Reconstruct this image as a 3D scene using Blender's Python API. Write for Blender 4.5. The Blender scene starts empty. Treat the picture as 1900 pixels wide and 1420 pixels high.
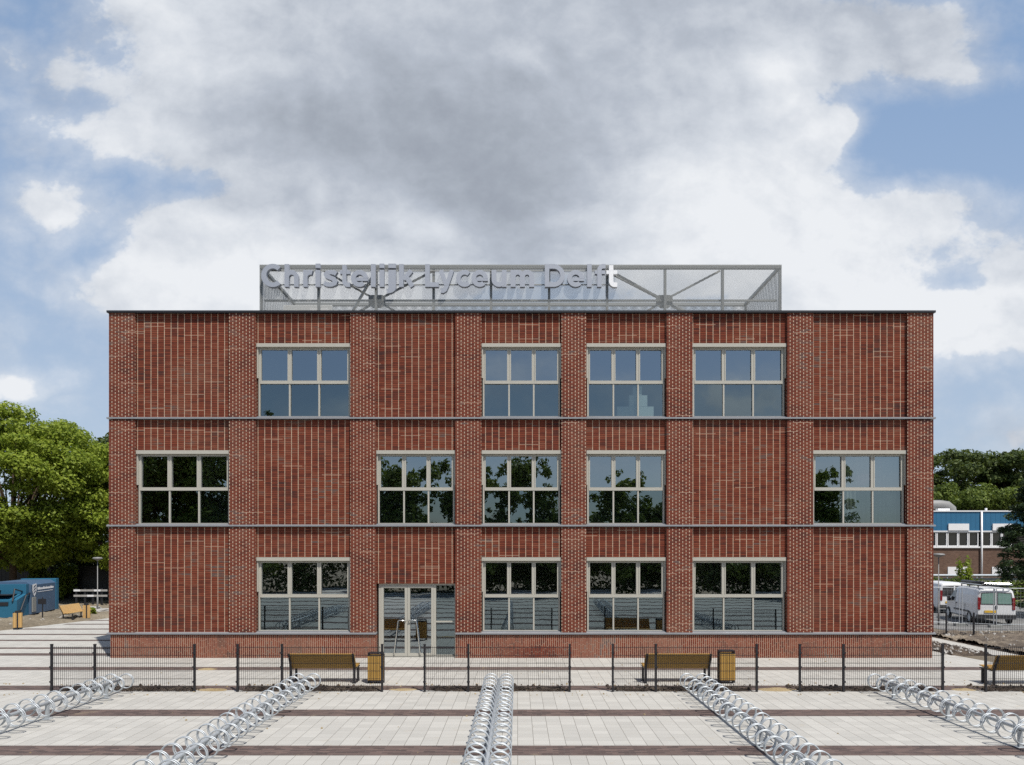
import bpy, bmesh, math, random
import numpy as np
from mathutils import Vector, Matrix
R = math.radians
PI = math.pi
random.seed(7)
scene = bpy.context.scene
COL = scene.collection

# ------------------------------------------------------------------ camera / frame numbers
F = 1267.0           # focal length in photo pixels (24 mm on a 36 mm wide, 1900 px frame)
EYE = 3.58           # eye height
D = 23.0             # distance to the facade plane
S = F / D            # photo pixels per metre on the facade
def fx(px): return (px - 960.0) / S
def fz(py): return EYE - (py - 1024.0) / S
def ground(px, py):
    d = EYE * F / (py - 1024.0)
    return ((px - 960.0) * d / F, d)

# ------------------------------------------------------------------ node helpers
def new_mat(name):
    m = bpy.data.materials.new(name); m.use_nodes = True
    nt = m.node_tree
    for n in list(nt.nodes): nt.nodes.remove(n)
    out = nt.nodes.new('ShaderNodeOutputMaterial')
    return m, nt, out
class G:
    """small helper round a node tree"""
    def __init__(s, nt): s.nt = nt
    def n(s, t, **kw):
        nd = s.nt.nodes.new(t)
        for k, v in kw.items(): setattr(nd, k, v)
        return nd
    def link(s, a, b): s.nt.links.new(a, b)
    def setin(s, sock, v):
        if hasattr(v, 'is_linked') or hasattr(v, 'links'): s.link(v, sock)
        else: sock.default_value = v
    def m(s, op, a, b=None, c=None, clamp=False):
        nd = s.n('ShaderNodeMath', operation=op); nd.use_clamp = clamp
        s.setin(nd.inputs[0], a)
        if b is not None: s.setin(nd.inputs[1], b)
        if c is not None: s.setin(nd.inputs[2], c)
        return nd.outputs[0]
    def mix(s, f, a, b, mode='MIX'):
        nd = s.n('ShaderNodeMix', data_type='RGBA', blend_type=mode)
        s.setin(nd.inputs[0], f)
        for sock, v in ((nd.inputs[6], a), (nd.inputs[7], b)):
            if isinstance(v, tuple): sock.default_value = (v[0], v[1], v[2], 1)
            else: s.link(v, sock)
        return nd.outputs[2]
    def sstep(s, v, lo, hi):
        nd = s.n('ShaderNodeMapRange', interpolation_type='SMOOTHSTEP')
        s.setin(nd.inputs[0], v); nd.inputs[1].default_value = lo; nd.inputs[2].default_value = hi
        return nd.outputs[0]
    def ramp(s, f, stops):
        nd = s.n('ShaderNodeValToRGB'); e = nd.color_ramp.elements
        while len(e) < len(stops): e.new(0.5)
        for el, (p, c) in zip(e, stops): el.position = p; el.color = (c[0], c[1], c[2], 1)
        s.setin(nd.inputs[0], f); return nd.outputs[0]
    def noise(s, vec, scale, detail=4, rough=.55, dim='3D'):
        nd = s.n('ShaderNodeTexNoise', noise_dimensions=dim)
        if vec is not None: s.link(vec, nd.inputs['Vector'])
        nd.inputs['Scale'].default_value = scale; nd.inputs['Detail'].default_value = detail
        nd.inputs['Roughness'].default_value = rough
        return nd.outputs['Fac']
    def obj(s): return s.n('ShaderNodeTexCoord').outputs['Object']
    def xyz(s, v):
        nd = s.n('ShaderNodeSeparateXYZ'); s.link(v, nd.inputs[0]); return nd.outputs
    def comb(s, x, y, z):
        nd = s.n('ShaderNodeCombineXYZ')
        for i, v in enumerate((x, y, z)): s.setin(nd.inputs[i], v)
        return nd.outputs[0]
    def bsdf(s, col, rough=.6, metal=0., spec=.5, normal=None):
        nd = s.n('ShaderNodeBsdfPrincipled')
        if isinstance(col, tuple): nd.inputs['Base Color'].default_value = (col[0], col[1], col[2], 1)
        else: s.link(col, nd.inputs['Base Color'])
        s.setin(nd.inputs['Roughness'], rough); nd.inputs['Metallic'].default_value = metal
        nd.inputs['Specular IOR Level'].default_value = spec
        if normal is not None: s.link(normal, nd.inputs['Normal'])
        return nd.outputs[0]
    def bump(s, h, strength=.3, dist=.01):
        nd = s.n('ShaderNodeBump'); nd.inputs['Strength'].default_value = strength
        nd.inputs['Distance'].default_value = dist; s.link(h, nd.inputs['Height']); return nd.outputs[0]

def plain(name, col, rough=.55, metal=0., spec=.5, var=.12, scale=3.0, bumpy=0.0):
    """solid colour with a little procedural unevenness"""
    m, nt, out = new_mat(name); g = G(nt); o = g.obj()
    f = g.noise(o, scale, 5, .6)
    f2 = g.noise(o, scale * 14, 3, .6)
    a = tuple(c * (1 - var) for c in col); b = tuple(min(1, c * (1 + var)) for c in col)
    c = g.mix(g.m('ADD', g.m('MULTIPLY', f, .7), g.m('MULTIPLY', f2, .3)), a, b)
    rg = g.m('ADD', rough - .06, g.m('MULTIPLY', f, .12))
    nrm = g.bump(f2, bumpy, .01) if bumpy else None
    g.link(g.bsdf(c, rg, metal, spec, nrm), out.inputs[0])
    return m

def brick_mat(name, bw, rh, offset, vcol, hcol, mv, mh, stops, swap=False, jit=.0):
    m, nt, out = new_mat(name); g = G(nt); o = g.obj(); x, y, z = g.xyz(o)
    x = g.m('ADD', x, g.m('MULTIPLY', y, .97))      # returns and reveals keep coursing too
    if swap: x, z = z, x
    zr = g.m('DIVIDE', z, rh); row = g.m('FLOOR', zr); fzz = g.m('FRACT', zr)
    xo = g.m('DIVIDE', x, bw)
    if offset: xo = g.m('ADD', xo, g.m('MULTIPLY', g.m('FLOORED_MODULO', row, 2.0), offset))
    if jit:
        wn0 = g.n('ShaderNodeTexWhiteNoise', noise_dimensions='1D'); g.link(row, wn0.inputs['W'])
        xo = g.m('ADD', xo, g.m('MULTIPLY', g.m('SUBTRACT', wn0.outputs[0], .5), jit))
    colm = g.m('FLOOR', xo); fxx = g.m('FRACT', xo)
    wn = g.n('ShaderNodeTexWhiteNoise', noise_dimensions='2D')
    g.link(g.comb(colm, row, 0.0), wn.inputs['Vector'])
    patch = g.noise(o, .55, 4, .6)
    patch2 = g.noise(o, 7.0, 3, .6)
    strv = g.n('ShaderNodeVectorMath', operation='MULTIPLY'); g.link(o, strv.inputs[0]); strv.inputs[1].default_value = (1.6, 1.6, 11.0)
    streak = g.noise(strv.outputs[0], .8, 4, .7)
    r = g.m('ADD', g.m('MULTIPLY', wn.outputs[0], .42), g.m('MULTIPLY', g.m('SUBTRACT', patch, .5), 1.5))
    r = g.m('ADD', r, g.m('MULTIPLY', g.m('SUBTRACT', streak, .5), .9))
    r = g.m('ADD', r, .27)
    bc = g.ramp(r, stops)
    bc = g.mix(g.m('MULTIPLY', patch2, .25), bc, (.19, .07, .045))
    wash = g.sstep(g.noise(o, .33, 5, .65), .50, .72)
    bc = g.mix(g.m('MULTIPLY', wash, .30), bc, (.26, .145, .10))
    sooty = g.sstep(g.noise(strv.outputs[0], .45, 5, .7), .55, .72)
    bc = g.mix(g.m('MULTIPLY', sooty, .35), bc, (.085, .055, .05))
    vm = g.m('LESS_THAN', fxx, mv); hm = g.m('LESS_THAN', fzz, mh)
    vshade = g.mix(g.m('MULTIPLY', g.noise(o, 9.0, 3), .6), vcol, tuple(c * .55 for c in vcol))
    # a few bed joints are smeared with the pale mortar
    wn2 = g.n('ShaderNodeTexWhiteNoise', noise_dimensions='2D'); g.link(g.comb(row, g.m('FLOOR', g.m('MULTIPLY', xo, .34)), 3.0), wn2.inputs['Vector'])
    smear = g.m('GREATER_THAN', wn2.outputs[0], .975)
    gap = g.m('MULTIPLY', g.sstep(g.noise(strv.outputs[0], 2.6, 3, .6), .42, .62), .55)
    vshade = g.mix(gap, vshade, tuple(c * .42 for c in vcol))
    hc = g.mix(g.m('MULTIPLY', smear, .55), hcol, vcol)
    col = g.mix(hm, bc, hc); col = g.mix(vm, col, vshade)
    mort = g.m('MAXIMUM', hm, g.m('MULTIPLY', vm, .4))
    h = g.m('SUBTRACT', g.m('MULTIPLY', wn.outputs[0], .3), mort)
    g.link(g.bsdf(col, .92, 0, .06, g.bump(h, .5, .008)), out.inputs[0])
    return m

# ------------------------------------------------------------------ mesh helpers
class MB:
    def __init__(s): s.v = []; s.f = []; s.mi = []; s.cur = 0
    def add(s, vs, fs):
        b = len(s.v); s.v += [tuple(p) for p in vs]
        for f in fs: s.f.append(tuple(i + b for i in f)); s.mi.append(s.cur)
    def box(s, x0, x1, y0, y1, z0, z1):
        if x0 > x1: x0, x1 = x1, x0
        if y0 > y1: y0, y1 = y1, y0
        if z0 > z1: z0, z1 = z1, z0
        s.add([(x0,y0,z0),(x1,y0,z0),(x1,y1,z0),(x0,y1,z0),(x0,y0,z1),(x1,y0,z1),(x1,y1,z1),(x0,y1,z1)],
              [(0,3,2,1),(4,5,6,7),(0,1,5,4),(1,2,6,5),(2,3,7,6),(3,0,4,7)])
        return s
    def tube(s, pts, r, n=8, close=False, caps=True):
        pts = [Vector(p) for p in pts]; k = len(pts); rings = []
        rs = r if isinstance(r, (list, tuple)) else [r] * k
        prev = None
        for i, p in enumerate(pts):
            if close: t = pts[(i + 1) % k] - pts[i - 1]
            else: t = pts[min(i + 1, k - 1)] - pts[max(i - 1, 0)]
            t.normalize()
            up = prev if prev is not None else (Vector((0, 0, 1)) if abs(t.z) < .9 else Vector((1, 0, 0)))
            a = t.cross(up)
            if a.length < 1e-5: a = t.cross(Vector((.3, 1, .2)))
            a.normalize(); b = a.cross(t).normalized(); prev = b
            rings.append([p + a * (math.cos(2*PI*j/n) * rs[i]) + b * (math.sin(2*PI*j/n) * rs[i]) for j in range(n)])
        vs = [q for rg in rings for q in rg]; fs = []
        for i in range(k if close else k - 1):
            i2 = (i + 1) % k
            for j in range(n):
                j2 = (j + 1) % n
                fs.append((i*n+j, i*n+j2, i2*n+j2, i2*n+j))
        if not close and caps:
            fs.append(tuple(range(n - 1, -1, -1))); fs.append(tuple((k-1)*n + j for j in range(n)))
        s.add(vs, fs); return s
    def bar(s, p, q, w, h):
        """rectangular bar from p to q, w wide (sideways) and h thick"""
        p = Vector(p); q = Vector(q); t = (q - p).normalized()
        up = Vector((0, 0, 1)) if abs(t.z) < .95 else Vector((0, 1, 0))
        a = t.cross(up).normalized() * w / 2; b = a.normalized().cross(t) * h / 2
        vs = [p-a-b, p+a-b, p+a+b, p-a+b, q-a-b, q+a-b, q+a+b, q-a+b]
        s.add(vs, [(0,3,2,1),(4,5,6,7),(0,1,5,4),(1,2,6,5),(2,3,7,6),(3,0,4,7)]); return s
    def prism(s, poly, axis, a, b):
        """extrude a 2-D outline: axis 'x' -> poly is (y,z); axis 'y' -> (x,z); axis 'z' -> (x,y)"""
        n = len(poly)
        def mk(p, t):
            return {'x': (t, p[0], p[1]), 'y': (p[0], t, p[1]), 'z': (p[0], p[1], t)}[axis]
        vs = [mk(p, a) for p in poly] + [mk(p, b) for p in poly]
        s.add(vs, [tuple(range(n-1, -1, -1)), tuple(range(n, 2*n))] + [(i, (i+1) % n, n+(i+1) % n, n+i) for i in range(n)])
        return s
    def build(s, name, mat, parent=None, smooth=False, bevel=0., world=True, matrix=None):
        me = bpy.data.meshes.new(name)
        v = s.v
        if matrix is not None: v = [tuple(matrix @ Vector(p)) for p in v]
        if parent is not None and world:
            o0 = Vector((0, 0, 0)); q = parent
            while q is not None: o0 += q.location; q = q.parent
            v = [(p[0]-o0.x, p[1]-o0.y, p[2]-o0.z) for p in v]
        me.from_pydata(v, [], s.f)
        mats = mat if isinstance(mat, (list, tuple)) else [mat]
        for mm in mats: me.materials.append(mm)
        if len(mats) > 1: me.polygons.foreach_set('material_index', s.mi)
        bm = bmesh.new(); bm.from_mesh(me); bmesh.ops.recalc_face_normals(bm, faces=bm.faces)
        if bevel: bmesh.ops.bevel(bm, geom=list(bm.edges), offset=bevel, segments=2, affect='EDGES', profile=.6)
        bm.to_mesh(me); bm.free()
        if smooth: me.polygons.foreach_set('use_smooth', [True] * len(me.polygons))
        me.update()
        o = bpy.data.objects.new(name, me); COL.objects.link(o)
        if parent is not None: o.parent = parent
        return o
def tag(o, label=None, cat=None, group=None, kind=None):
    if label: o['label'] = label
    if cat: o['category'] = cat
    if group: o['group'] = group
    if kind: o['kind'] = kind
    return o
def thing(name, label, cat, loc=(0,0,0), rz=0., group=None):
    o = bpy.data.objects.new(name, None); COL.objects.link(o); o.empty_display_size = .3
    o.location = loc; o.rotation_euler = (0, 0, rz)
    return tag(o, label, cat, group)
def copy_tree(o, parent=None):
    c = o.copy(); COL.objects.link(c)
    if parent is not None: c.parent = parent
    for ch in [q for q in bpy.data.objects if q.parent == o]: copy_tree(ch, c)
    return c

# ------------------------------------------------------------------ materials
RED = [(0.0, (.056, .030, .030)), (.18, (.100, .032, .024)), (.36, (.160, .041, .026)), (.54, (.205, .053, .030)),
       (.70, (.225, .078, .048)), (.84, (.155, .094, .076)), (.95, (.120, .100, .096)), (1.0, (.235, .145, .105))]
BEIGE = (.70, .55, .41)
PILR = [(p, (c[0] * .90, c[1] * .92, c[2] * .98)) for p, c in RED]
BEIGE = (.60, .465, .34)
M_panel = brick_mat('brick_stack_bond', .2262, .0605, 0, BEIGE, (.042, .018, .014), .095, .24, RED)  # bed joints: dark mortar with the raked joint's shadow painted in
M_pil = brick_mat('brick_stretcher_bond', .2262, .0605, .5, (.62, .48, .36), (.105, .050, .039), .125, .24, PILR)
M_plinth = brick_mat('brick_soldier', .2262, .0665, 0, (.40, .28, .21), (.56, .41, .30), .05, .17, PILR, swap=True, jit=1.0)
M_zinc = plain('zinc_flashing', (.27, .275, .29), .5, .15, .5, .18, 1.5)
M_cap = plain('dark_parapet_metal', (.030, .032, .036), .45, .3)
M_frame = plain('grey_beige_frame_paint', (.42, .405, .352), .42, 0, .5, .05)
M_roof = plain('roof_membrane', (.16, .16, .16), .8)
M_room = plain('room_plaster', (.58, .58, .56), .9)
M_roomfloor = plain('room_floor', (.12, .115, .11), .6)
M_curtain = plain('curtain_cloth', (.50, .50, .48), .9)
M_whitebox = plain('white_card', (.8, .8, .78), .7)
M_steel = plain('stainless_steel', (.62, .62, .60), .28, 1.0, .5, .06)
M_galv = plain('galvanised_steel', (.47, .505, .53), .46, .4, .5, .16, 9.0)
M_dsteel = plain('dark_grey_steel', (.27, .275, .26), .55, .2)
M_lamp = plain('weathered_grey_lamp_paint', (.22, .22, .215), .6, .1)
M_black = plain('black_powder_coat', (.018, .018, .022), .45, .1)
M_wood = plain('oiled_hardwood', (.40, .235, .055), .55, 0, .4, .28, 4.0)
M_woodl = plain('pale_hardwood', (.50, .315, .12), .55, 0, .4, .2, 4.0)
M_letter = plain('brushed_aluminium_letters', (.37, .395, .445), .5, .2, .5, .06)
M_letter_refl = plain('letter_painted_reflection', (.86, .87, .88), .4, 0, .5, .03)  # bright sky reflection on the last letter, put into a white base colour
M_white = plain('white_enamel', (.78, .78, .78), .3, 0, .5, .04)
M_hvac = plain('pale_hvac_casing', (.62, .63, .62), .5, .1, .5, .08)
M_rubber = plain('rubber', (.02, .02, .02), .8)
M_plastic = plain('black_plastic', (.03, .03, .032), .55)
M_yplate = plain('yellow_plate', (.65, .40, .03), .5)
M_redlamp = plain('red_lamp_plastic', (.20, .008, .012), .25)
M_blue = plain('blue_container_paint', (.065, .115, .19), .5, 0, .4, .22, 1.2)
M_blue2 = plain('teal_blue_container_paint', (.020, .12, .205), .5, 0, .4, .2, 1.2)
M_silver = plain('white_van_paint', (.70, .71, .715), .28, .0, .6, .04)
M_decal = plain('white_decal', (.82, .82, .82), .5)
M_darkdecal = plain('dark_decal', (.04, .06, .10), .5)
M_bark = plain('bark', (.085, .06, .042), .9, 0, .2, .4, 5.0, .6)
M_concrete = plain('raw_concrete', (.36, .35, .33), .85, 0, .3, .15, 2.0, .3)

def glass_mat(name, refl, tint, trans):
    m, nt, out = new_mat(name); g = G(nt); o = g.obj()
    nz = g.noise(o, 1.3, 2, .5)
    nrm = g.bump(nz, .016, .05)
    gl = g.n('ShaderNodeBsdfGlossy'); gl.inputs['Color'].default_value = (*tint, 1); gl.inputs['Roughness'].default_value = .0
    g.link(nrm, gl.inputs['Normal'])
    tr = g.n('ShaderNodeBsdfTransparent'); tr.inputs['Color'].default_value = (*trans, 1)
    fr = g.n('ShaderNodeFresnel'); fr.inputs['IOR'].default_value = 1.5
    fac = g.m('ADD', refl, g.m('MULTIPLY', fr.outputs[0], .7), clamp=True)
    mx = g.n('ShaderNodeMixShader'); g.link(fac, mx.inputs[0]); g.link(tr.outputs[0], mx.inputs[1]); g.link(gl.outputs[0], mx.inputs[2])
    g.link(mx.outputs[0], out.inputs[0]); return m
M_glass_hi = glass_mat('coated_glass', .32, (.80, .92, 1.0), (.58, .63, .61))
M_glass_lo = glass_mat('laminated_glass', .20, (.74, .92, 1.0), (.46, .54, .53))
M_carglass = glass_mat('vehicle_glass', .10, (1, 1, 1), (.10, .13, .12))
M_greenglass = plain('green_tinted_vehicle_glass', (.15, .27, .235), .08, 0, .8, .25, 2.5)
M_darkglass = plain('dark_window_glass', (.012, .014, .017), .05, 0, .8)

def slab_mat():
    m, nt, out = new_mat('concrete_paving_slabs'); g = G(nt); o = g.obj(); x, y, z = g.xyz(o)
    xr = g.m('DIVIDE', x, .30); yr = g.m('DIVIDE', y, .2395)
    cx = g.m('FLOOR', xr); cy = g.m('FLOOR', yr); fxx = g.m('FRACT', xr); fyy = g.m('FRACT', yr)
    wn = g.n('ShaderNodeTexWhiteNoise', noise_dimensions='2D'); g.link(g.comb(cx, cy, 0.0), wn.inputs['Vector'])
    fine = g.noise(o, 60, 3, .7); big = g.noise(o, .35, 5, .6); mid = g.noise(o, 2.1, 5, .65)
    v = g.m('ADD', g.m('MULTIPLY', wn.outputs[0], .42), g.m('MULTIPLY', big, .42))
    v = g.m('ADD', v, g.m('MULTIPLY', fine, .18))
    c = g.ramp(v, [(0.15, (.365, .357, .33)), (.5, (.42, .411, .38)), (.9, (.475, .465, .43))])
    sand = g.sstep(mid, .60, .76)
    c = g.mix(g.m('MULTIPLY', sand, .45), c, (.41, .345, .24))
    dirt = g.sstep(g.noise(o, 5.5, 4, .7), .64, .80)
    c = g.mix(g.m('MULTIPLY', dirt, .35), c, (.22, .19, .16))
    jx = g.m('LESS_THAN', fxx, .035); jy = g.m('LESS_THAN', fyy, .03)
    j = g.m('MAXIMUM', jx, g.m('MULTIPLY', jy, .55))
    c = g.mix(g.m('MULTIPLY', j, .75), c, (.115, .105, .088))
    h = g.m('SUBTRACT', g.m('MULTIPLY', fine, .25), j)
    g.link(g.bsdf(c, .82, 0, .3, g.bump(h, .4, .006)), out.inputs[0]); return m
M_slab = slab_mat()
def clinker_mat():
    m, nt, out = new_mat('dark_clinker_paving'); g = G(nt); o = g.obj(); x, y, z = g.xyz(o)
    yr = g.m('DIVIDE', y, .07); cy = g.m('FLOOR', yr); fyy = g.m('FRACT', yr)
    xr = g.m('ADD', g.m('DIVIDE', x, .21), g.m('MULTIPLY', g.m('FLOORED_MODULO', cy, 2.0), .5)); cx = g.m('FLOOR', xr); fxx = g.m('FRACT', xr)
    wn = g.n('ShaderNodeTexWhiteNoise', noise_dimensions='2D'); g.link(g.comb(cx, cy, 0.0), wn.inputs['Vector'])
    big = g.noise(o, .9, 5, .7)
    v = g.m('ADD', g.m('MULTIPLY', wn.outputs[0], .6), g.m('MULTIPLY', big, .4))
    c = g.ramp(v, [(.1, (.055, .041, .039)), (.5, (.105, .074, .067)), (.9, (.16, .112, .097))])
    sand = g.sstep(g.noise(o, 1.3, 5, .7), .60, .75)
    c = g.mix(g.m('MULTIPLY', sand, .55), c, (.30, .24, .16))
    j = g.m('MAXIMUM', g.m('LESS_THAN', fxx, .06), g.m('LESS_THAN', fyy, .14))
    c = g.mix(g.m('MULTIPLY', j, .6), c, (.12, .105, .09))
    g.link(g.bsdf(c, .8, 0, .3, g.bump(g.m('SUBTRACT', wn.outputs[0], j), .4, .006)), out.inputs[0]); return m
M_clinker = clinker_mat()
def earth_mat(name, lo, midc, hi, scale=1.2):
    m, nt, out = new_mat(name); g = G(nt); o = g.obj()
    a = g.noise(o, scale * .25, 6, .65); b = g.noise(o, scale * 6, 6, .75)
    v = g.m('ADD', g.m('MULTIPLY', a, .6), g.m('MULTIPLY', b, .45))
    c = g.ramp(v, [(.35, lo), (.52, midc), (.7, hi)])
    g.link(g.bsdf(c, .95, 0, .15, g.bump(b, .9, .05)), out.inputs[0]); return m
M_earth = earth_mat('bare_sandy_earth', (.08, .068, .05), (.18, .152, .112), (.31, .27, .20))
M_churned = earth_mat('churned_brown_earth', (.050, .042, .038), (.135, .112, .090), (.34, .29, .22), 2.2)
M_soil = earth_mat('dark_garden_soil', (.018, .015, .013), (.060, .047, .038), (.25, .20, .15), 5.0)
M_sand = earth_mat('yellow_sand', (.28, .21, .11), (.37, .29, .17), (.45, .37, .23), 4.0)
M_asphalt = earth_mat('grey_parking_asphalt', (.13, .13, .13), (.20, .20, .195), (.27, .265, .25), 3.0)

def leaf_mat(name, dark, light, trans=.35):
    m, nt, out = new_mat(name); g = G(nt); o = g.obj()
    geo = g.n('ShaderNodeNewGeometry')
    v = g.m('ADD', g.m('MULTIPLY', geo.outputs['Random Per Island'], .55), g.m('MULTIPLY', g.noise(o, .45, 4, .6), .55))
    c = g.ramp(v, [(.15, dark), (.55, tuple((a + b) / 2 for a, b in zip(dark, light))), (.9, light)])
    d = g.bsdf(c, .55, 0, .25)
    t = g.n('ShaderNodeBsdfTranslucent'); g.link(g.mix(.4, c, (.16, .20, .02)), t.inputs['Color'])
    mx = g.n('ShaderNodeMixShader'); mx.inputs[0].default_value = trans
    g.link(d, mx.inputs[1]); g.link(t.outputs[0], mx.inputs[2]); g.link(mx.outputs[0], out.inputs[0]); return m
M_leaf_bright = leaf_mat('bright_maple_leaves', (.105, .170, .014), (.36, .43, .055), .45)
M_leaf_mid = leaf_mat('mid_green_leaves', (.055, .095, .016), (.185, .235, .045), .35)
M_leaf_dark = leaf_mat('dark_green_leaves', (.034, .060, .016), (.110, .145, .038), .3)
M_leaf_yew = leaf_mat('yew_needles', (.012, .030, .010), (.040, .068, .020), .1)

def mesh_screen_mat(name, wire):
    """expanded-metal screen: a lattice of real holes"""
    m, nt, out = new_mat(name); g = G(nt); x, y, z = g.xyz(g.obj())
    h = g.m('ADD', x, y)
    p = .06
    a = g.m('DIVIDE', g.m('ADD', h, g.m('MULTIPLY', z, 1.25)), p); b = g.m('DIVIDE', g.m('SUBTRACT', h, g.m('MULTIPLY', z, 1.25)), p)
    wa = g.m('LESS_THAN', g.m('FRACT', a), wire); wb = g.m('LESS_THAN', g.m('FRACT', b), wire)
    w = g.m('MAXIMUM', wa, wb)
    d = g.bsdf((.27, .285, .285), .6, .1)
    t = g.n('ShaderNodeBsdfTransparent')
    mx = g.n('ShaderNodeMixShader'); g.link(w, mx.inputs[0]); g.link(t.outputs[0], mx.inputs[1]); g.link(d, mx.inputs[2])
    g.link(mx.outputs[0], out.inputs[0]); return m
M_mesh = mesh_screen_mat('expanded_metal_mesh', .24)
M_mesh2 = mesh_screen_mat('expanded_metal_mesh_dense', .42)

# ------------------------------------------------------------------ world: sky with clouds
SUN_EL, SUN_AZ = R(60), R(35)         # azimuth: to the right of straight behind the camera
def make_world():
    w = bpy.data.worlds.new('World'); scene.world = w; w.use_nodes = True
    nt = w.node_tree
    for n in list(nt.nodes): nt.nodes.remove(n)
    g = G(nt); out = g.n('ShaderNodeOutputWorld'); bg = g.n('ShaderNodeBackground')
    sky = g.n('ShaderNodeTexSky'); sky.sky_type = 'NISHITA'; sky.sun_disc = False
    sky.sun_elevation = SUN_EL; sky.sun_rotation = PI - SUN_AZ
    sky.air_density = 1.0; sky.dust_density = 1.2; sky.ozone_density = 1.6
    STR = .1
    dirv = g.n('ShaderNodeTexCoord').outputs['Generated']
    x, y, z = g.xyz(dirv)
    ay = g.m('MAXIMUM', g.m('ABSOLUTE', y), .12)
    u = g.m('DIVIDE', x, ay); v = g.m('DIVIDE', z, ay)
    front = g.m('GREATER_THAN', y, 0.0)
    seed = g.m('MULTIPLY', front, 7.3)
    p = g.comb(u, g.m('MULTIPLY', v, 1.25), seed)
    # warp
    nzw = g.n('ShaderNodeTexNoise'); g.link(p, nzw.inputs['Vector']); nzw.inputs['Scale'].default_value = 2.4; nzw.inputs['Detail'].default_value = 4
    vm = g.n('ShaderNodeVectorMath', operation='MULTIPLY_ADD'); g.link(nzw.outputs['Color'], vm.inputs[0]); vm.inputs[1].default_value = (.07, .06, 0); g.link(p, vm.inputs[2])
    pw = vm.outputs[0]
    n1 = g.noise(pw, 3.4, 10, .64); n2 = g.noise(pw, 1.3, 3, .5)
    def puff(vec): return g.m('ABSOLUTE', g.m('SUBTRACT', g.m('MULTIPLY', g.noise(vec, 5.2, 6, .58), 2.0), 1.0))
    pf = puff(pw)
    vo = g.n('ShaderNodeVectorMath', operation='ADD'); g.link(pw, vo.inputs[0]); vo.inputs[1].default_value = (.018, .036, 0)
    pfb = puff(vo.outputs[0])
    def blob(px, py, rx, ry, amp=1.):
        cu, cv = (px - 960) / F, (1024 - py) / F
        a = g.m('DIVIDE', g.m('SUBTRACT', u, cu), rx / F); b = g.m('DIVIDE', g.m('SUBTRACT', v, cv), ry / F)
        r2 = g.m('ADD', g.m('MULTIPLY', a, a), g.m('MULTIPLY', b, b))
        return g.m('MULTIPLY', g.m('EXPONENT', g.m('MULTIPLY', r2, -1.0)), amp)
    def union(bl):
        acc = bl[0]
        for b in bl[1:]: acc = g.m('ADD', acc, b)
        return acc
    body = union([blob(820, 190, 520, 250, 1.25), blob(1350, 60, 330, 130, .9), blob(1180, 300, 300, 150, .55),
                  blob(380, 90, 170, 150, .50), blob(560, 490, 340, 110, 1.05), blob(250, 550, 170, 60, .6), blob(1330, 450, 300, 110, .95),
                  blob(1610, 580, 200, 90, .95), blob(1870, 590, 130, 80, .95), blob(1880, 480, 90, 50, .3), blob(1680, 420, 220, 70, .50),
                  blob(100, 385, 72, 62, .62), blob(215, 255, 105, 50, .52), blob(1550, 235, 62, 34, 1.05), blob(1490, 280, 70, 24, .75), blob(1800, 150, 110, 40, .35),
                  blob(25, 720, 100, 36, .62), blob(1760, 70, 120, 80, .45), blob(1890, 810, 60, 40, .45), blob(1800, 370, 130, 40, .30)])
    body = g.m('SUBTRACT', body, union([blob(1660, 250, 130, 56, .5), blob(345, 345, 170, 34, .42), blob(1795, 525, 70, 20, .42),
                                        blob(190, 465, 80, 40, .35)]))
    back = union([blob(1400, 735, 170, 60, .62), blob(930, 700, 110, 42, .42), blob(580, 755, 60, 28, .42), blob(1620, 890, 220, 70, .62), blob(1130, 850, 220, 70, .45), blob(760, 880, 140, 60, .40), blob(560, 600, 130, 50, .3)])
    back = g.m('SUBTRACT', back, .06)
    tex = g.m('ADD', g.m('MULTIPLY', g.m('SUBTRACT', n1, .5), 1.8), g.m('MULTIPLY', g.m('SUBTRACT', pf, .2), .75))
    dens = g.m('ADD', g.m('ADD', g.mix(front, back, body), .05), tex)
    thick = g.sstep(dens, .24, .56)
    veil = g.m('MULTIPLY', g.sstep(dens, -.15, .60), .6)
    cover = g.m('MAXIMUM', thick, veil)
    # grey bellies against sunlit edges
    grey = union([blob(880, 260, 330, 170, .34), blob(940, 400, 150, 100, .30), blob(600, 200, 250, 80, .16), blob(1300, 20, 400, 70, .10), blob(1690, 20, 180, 60, .12)])
    white = union([blob(330, 60, 150, 130, .24), blob(480, 530, 340, 120, .50), blob(800, 430, 90, 40, .22), blob(1440, 150, 70, 100, .26), blob(1400, 430, 330, 150, .48), blob(1300, 300, 160, 70, .10),
                   blob(1720, 610, 220, 90, .5), blob(1240, 330, 110, 60, .14), blob(100, 385, 90, 80, .2), blob(215, 260, 130, 70, .22), blob(30, 720, 140, 60, .5), blob(1545, 240, 90, 50, .22)])
    gv = g.m('SUBTRACT', g.m('ADD', grey, .42), white)
    gv = g.mix(front, g.m('ADD', .10, g.m('MULTIPLY', n2, .5)), gv)
    relief = g.m('MULTIPLY', g.m('SUBTRACT', pfb, pf), .62)
    gv = g.m('ADD', gv, relief)
    gv = g.m('ADD', gv, g.m('MULTIPLY', g.m('SUBTRACT', n2, .5), .40))
    gv = g.m('ADD', gv, g.m('MULTIPLY', g.m('SUBTRACT', n1, .5), .24))
    cc = g.ramp(gv, [(0.0, (.84, .865, .90)), (.28, (.67, .71, .77)), (.60, (.475, .52, .595)), (.85, (.375, .415, .48)), (1.0, (.33, .365, .43))])
    sc = g.n('ShaderNodeVectorMath', operation='SCALE'); g.link(cc, sc.inputs[0]); sc.inputs['Scale'].default_value = 1.0 / STR
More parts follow.
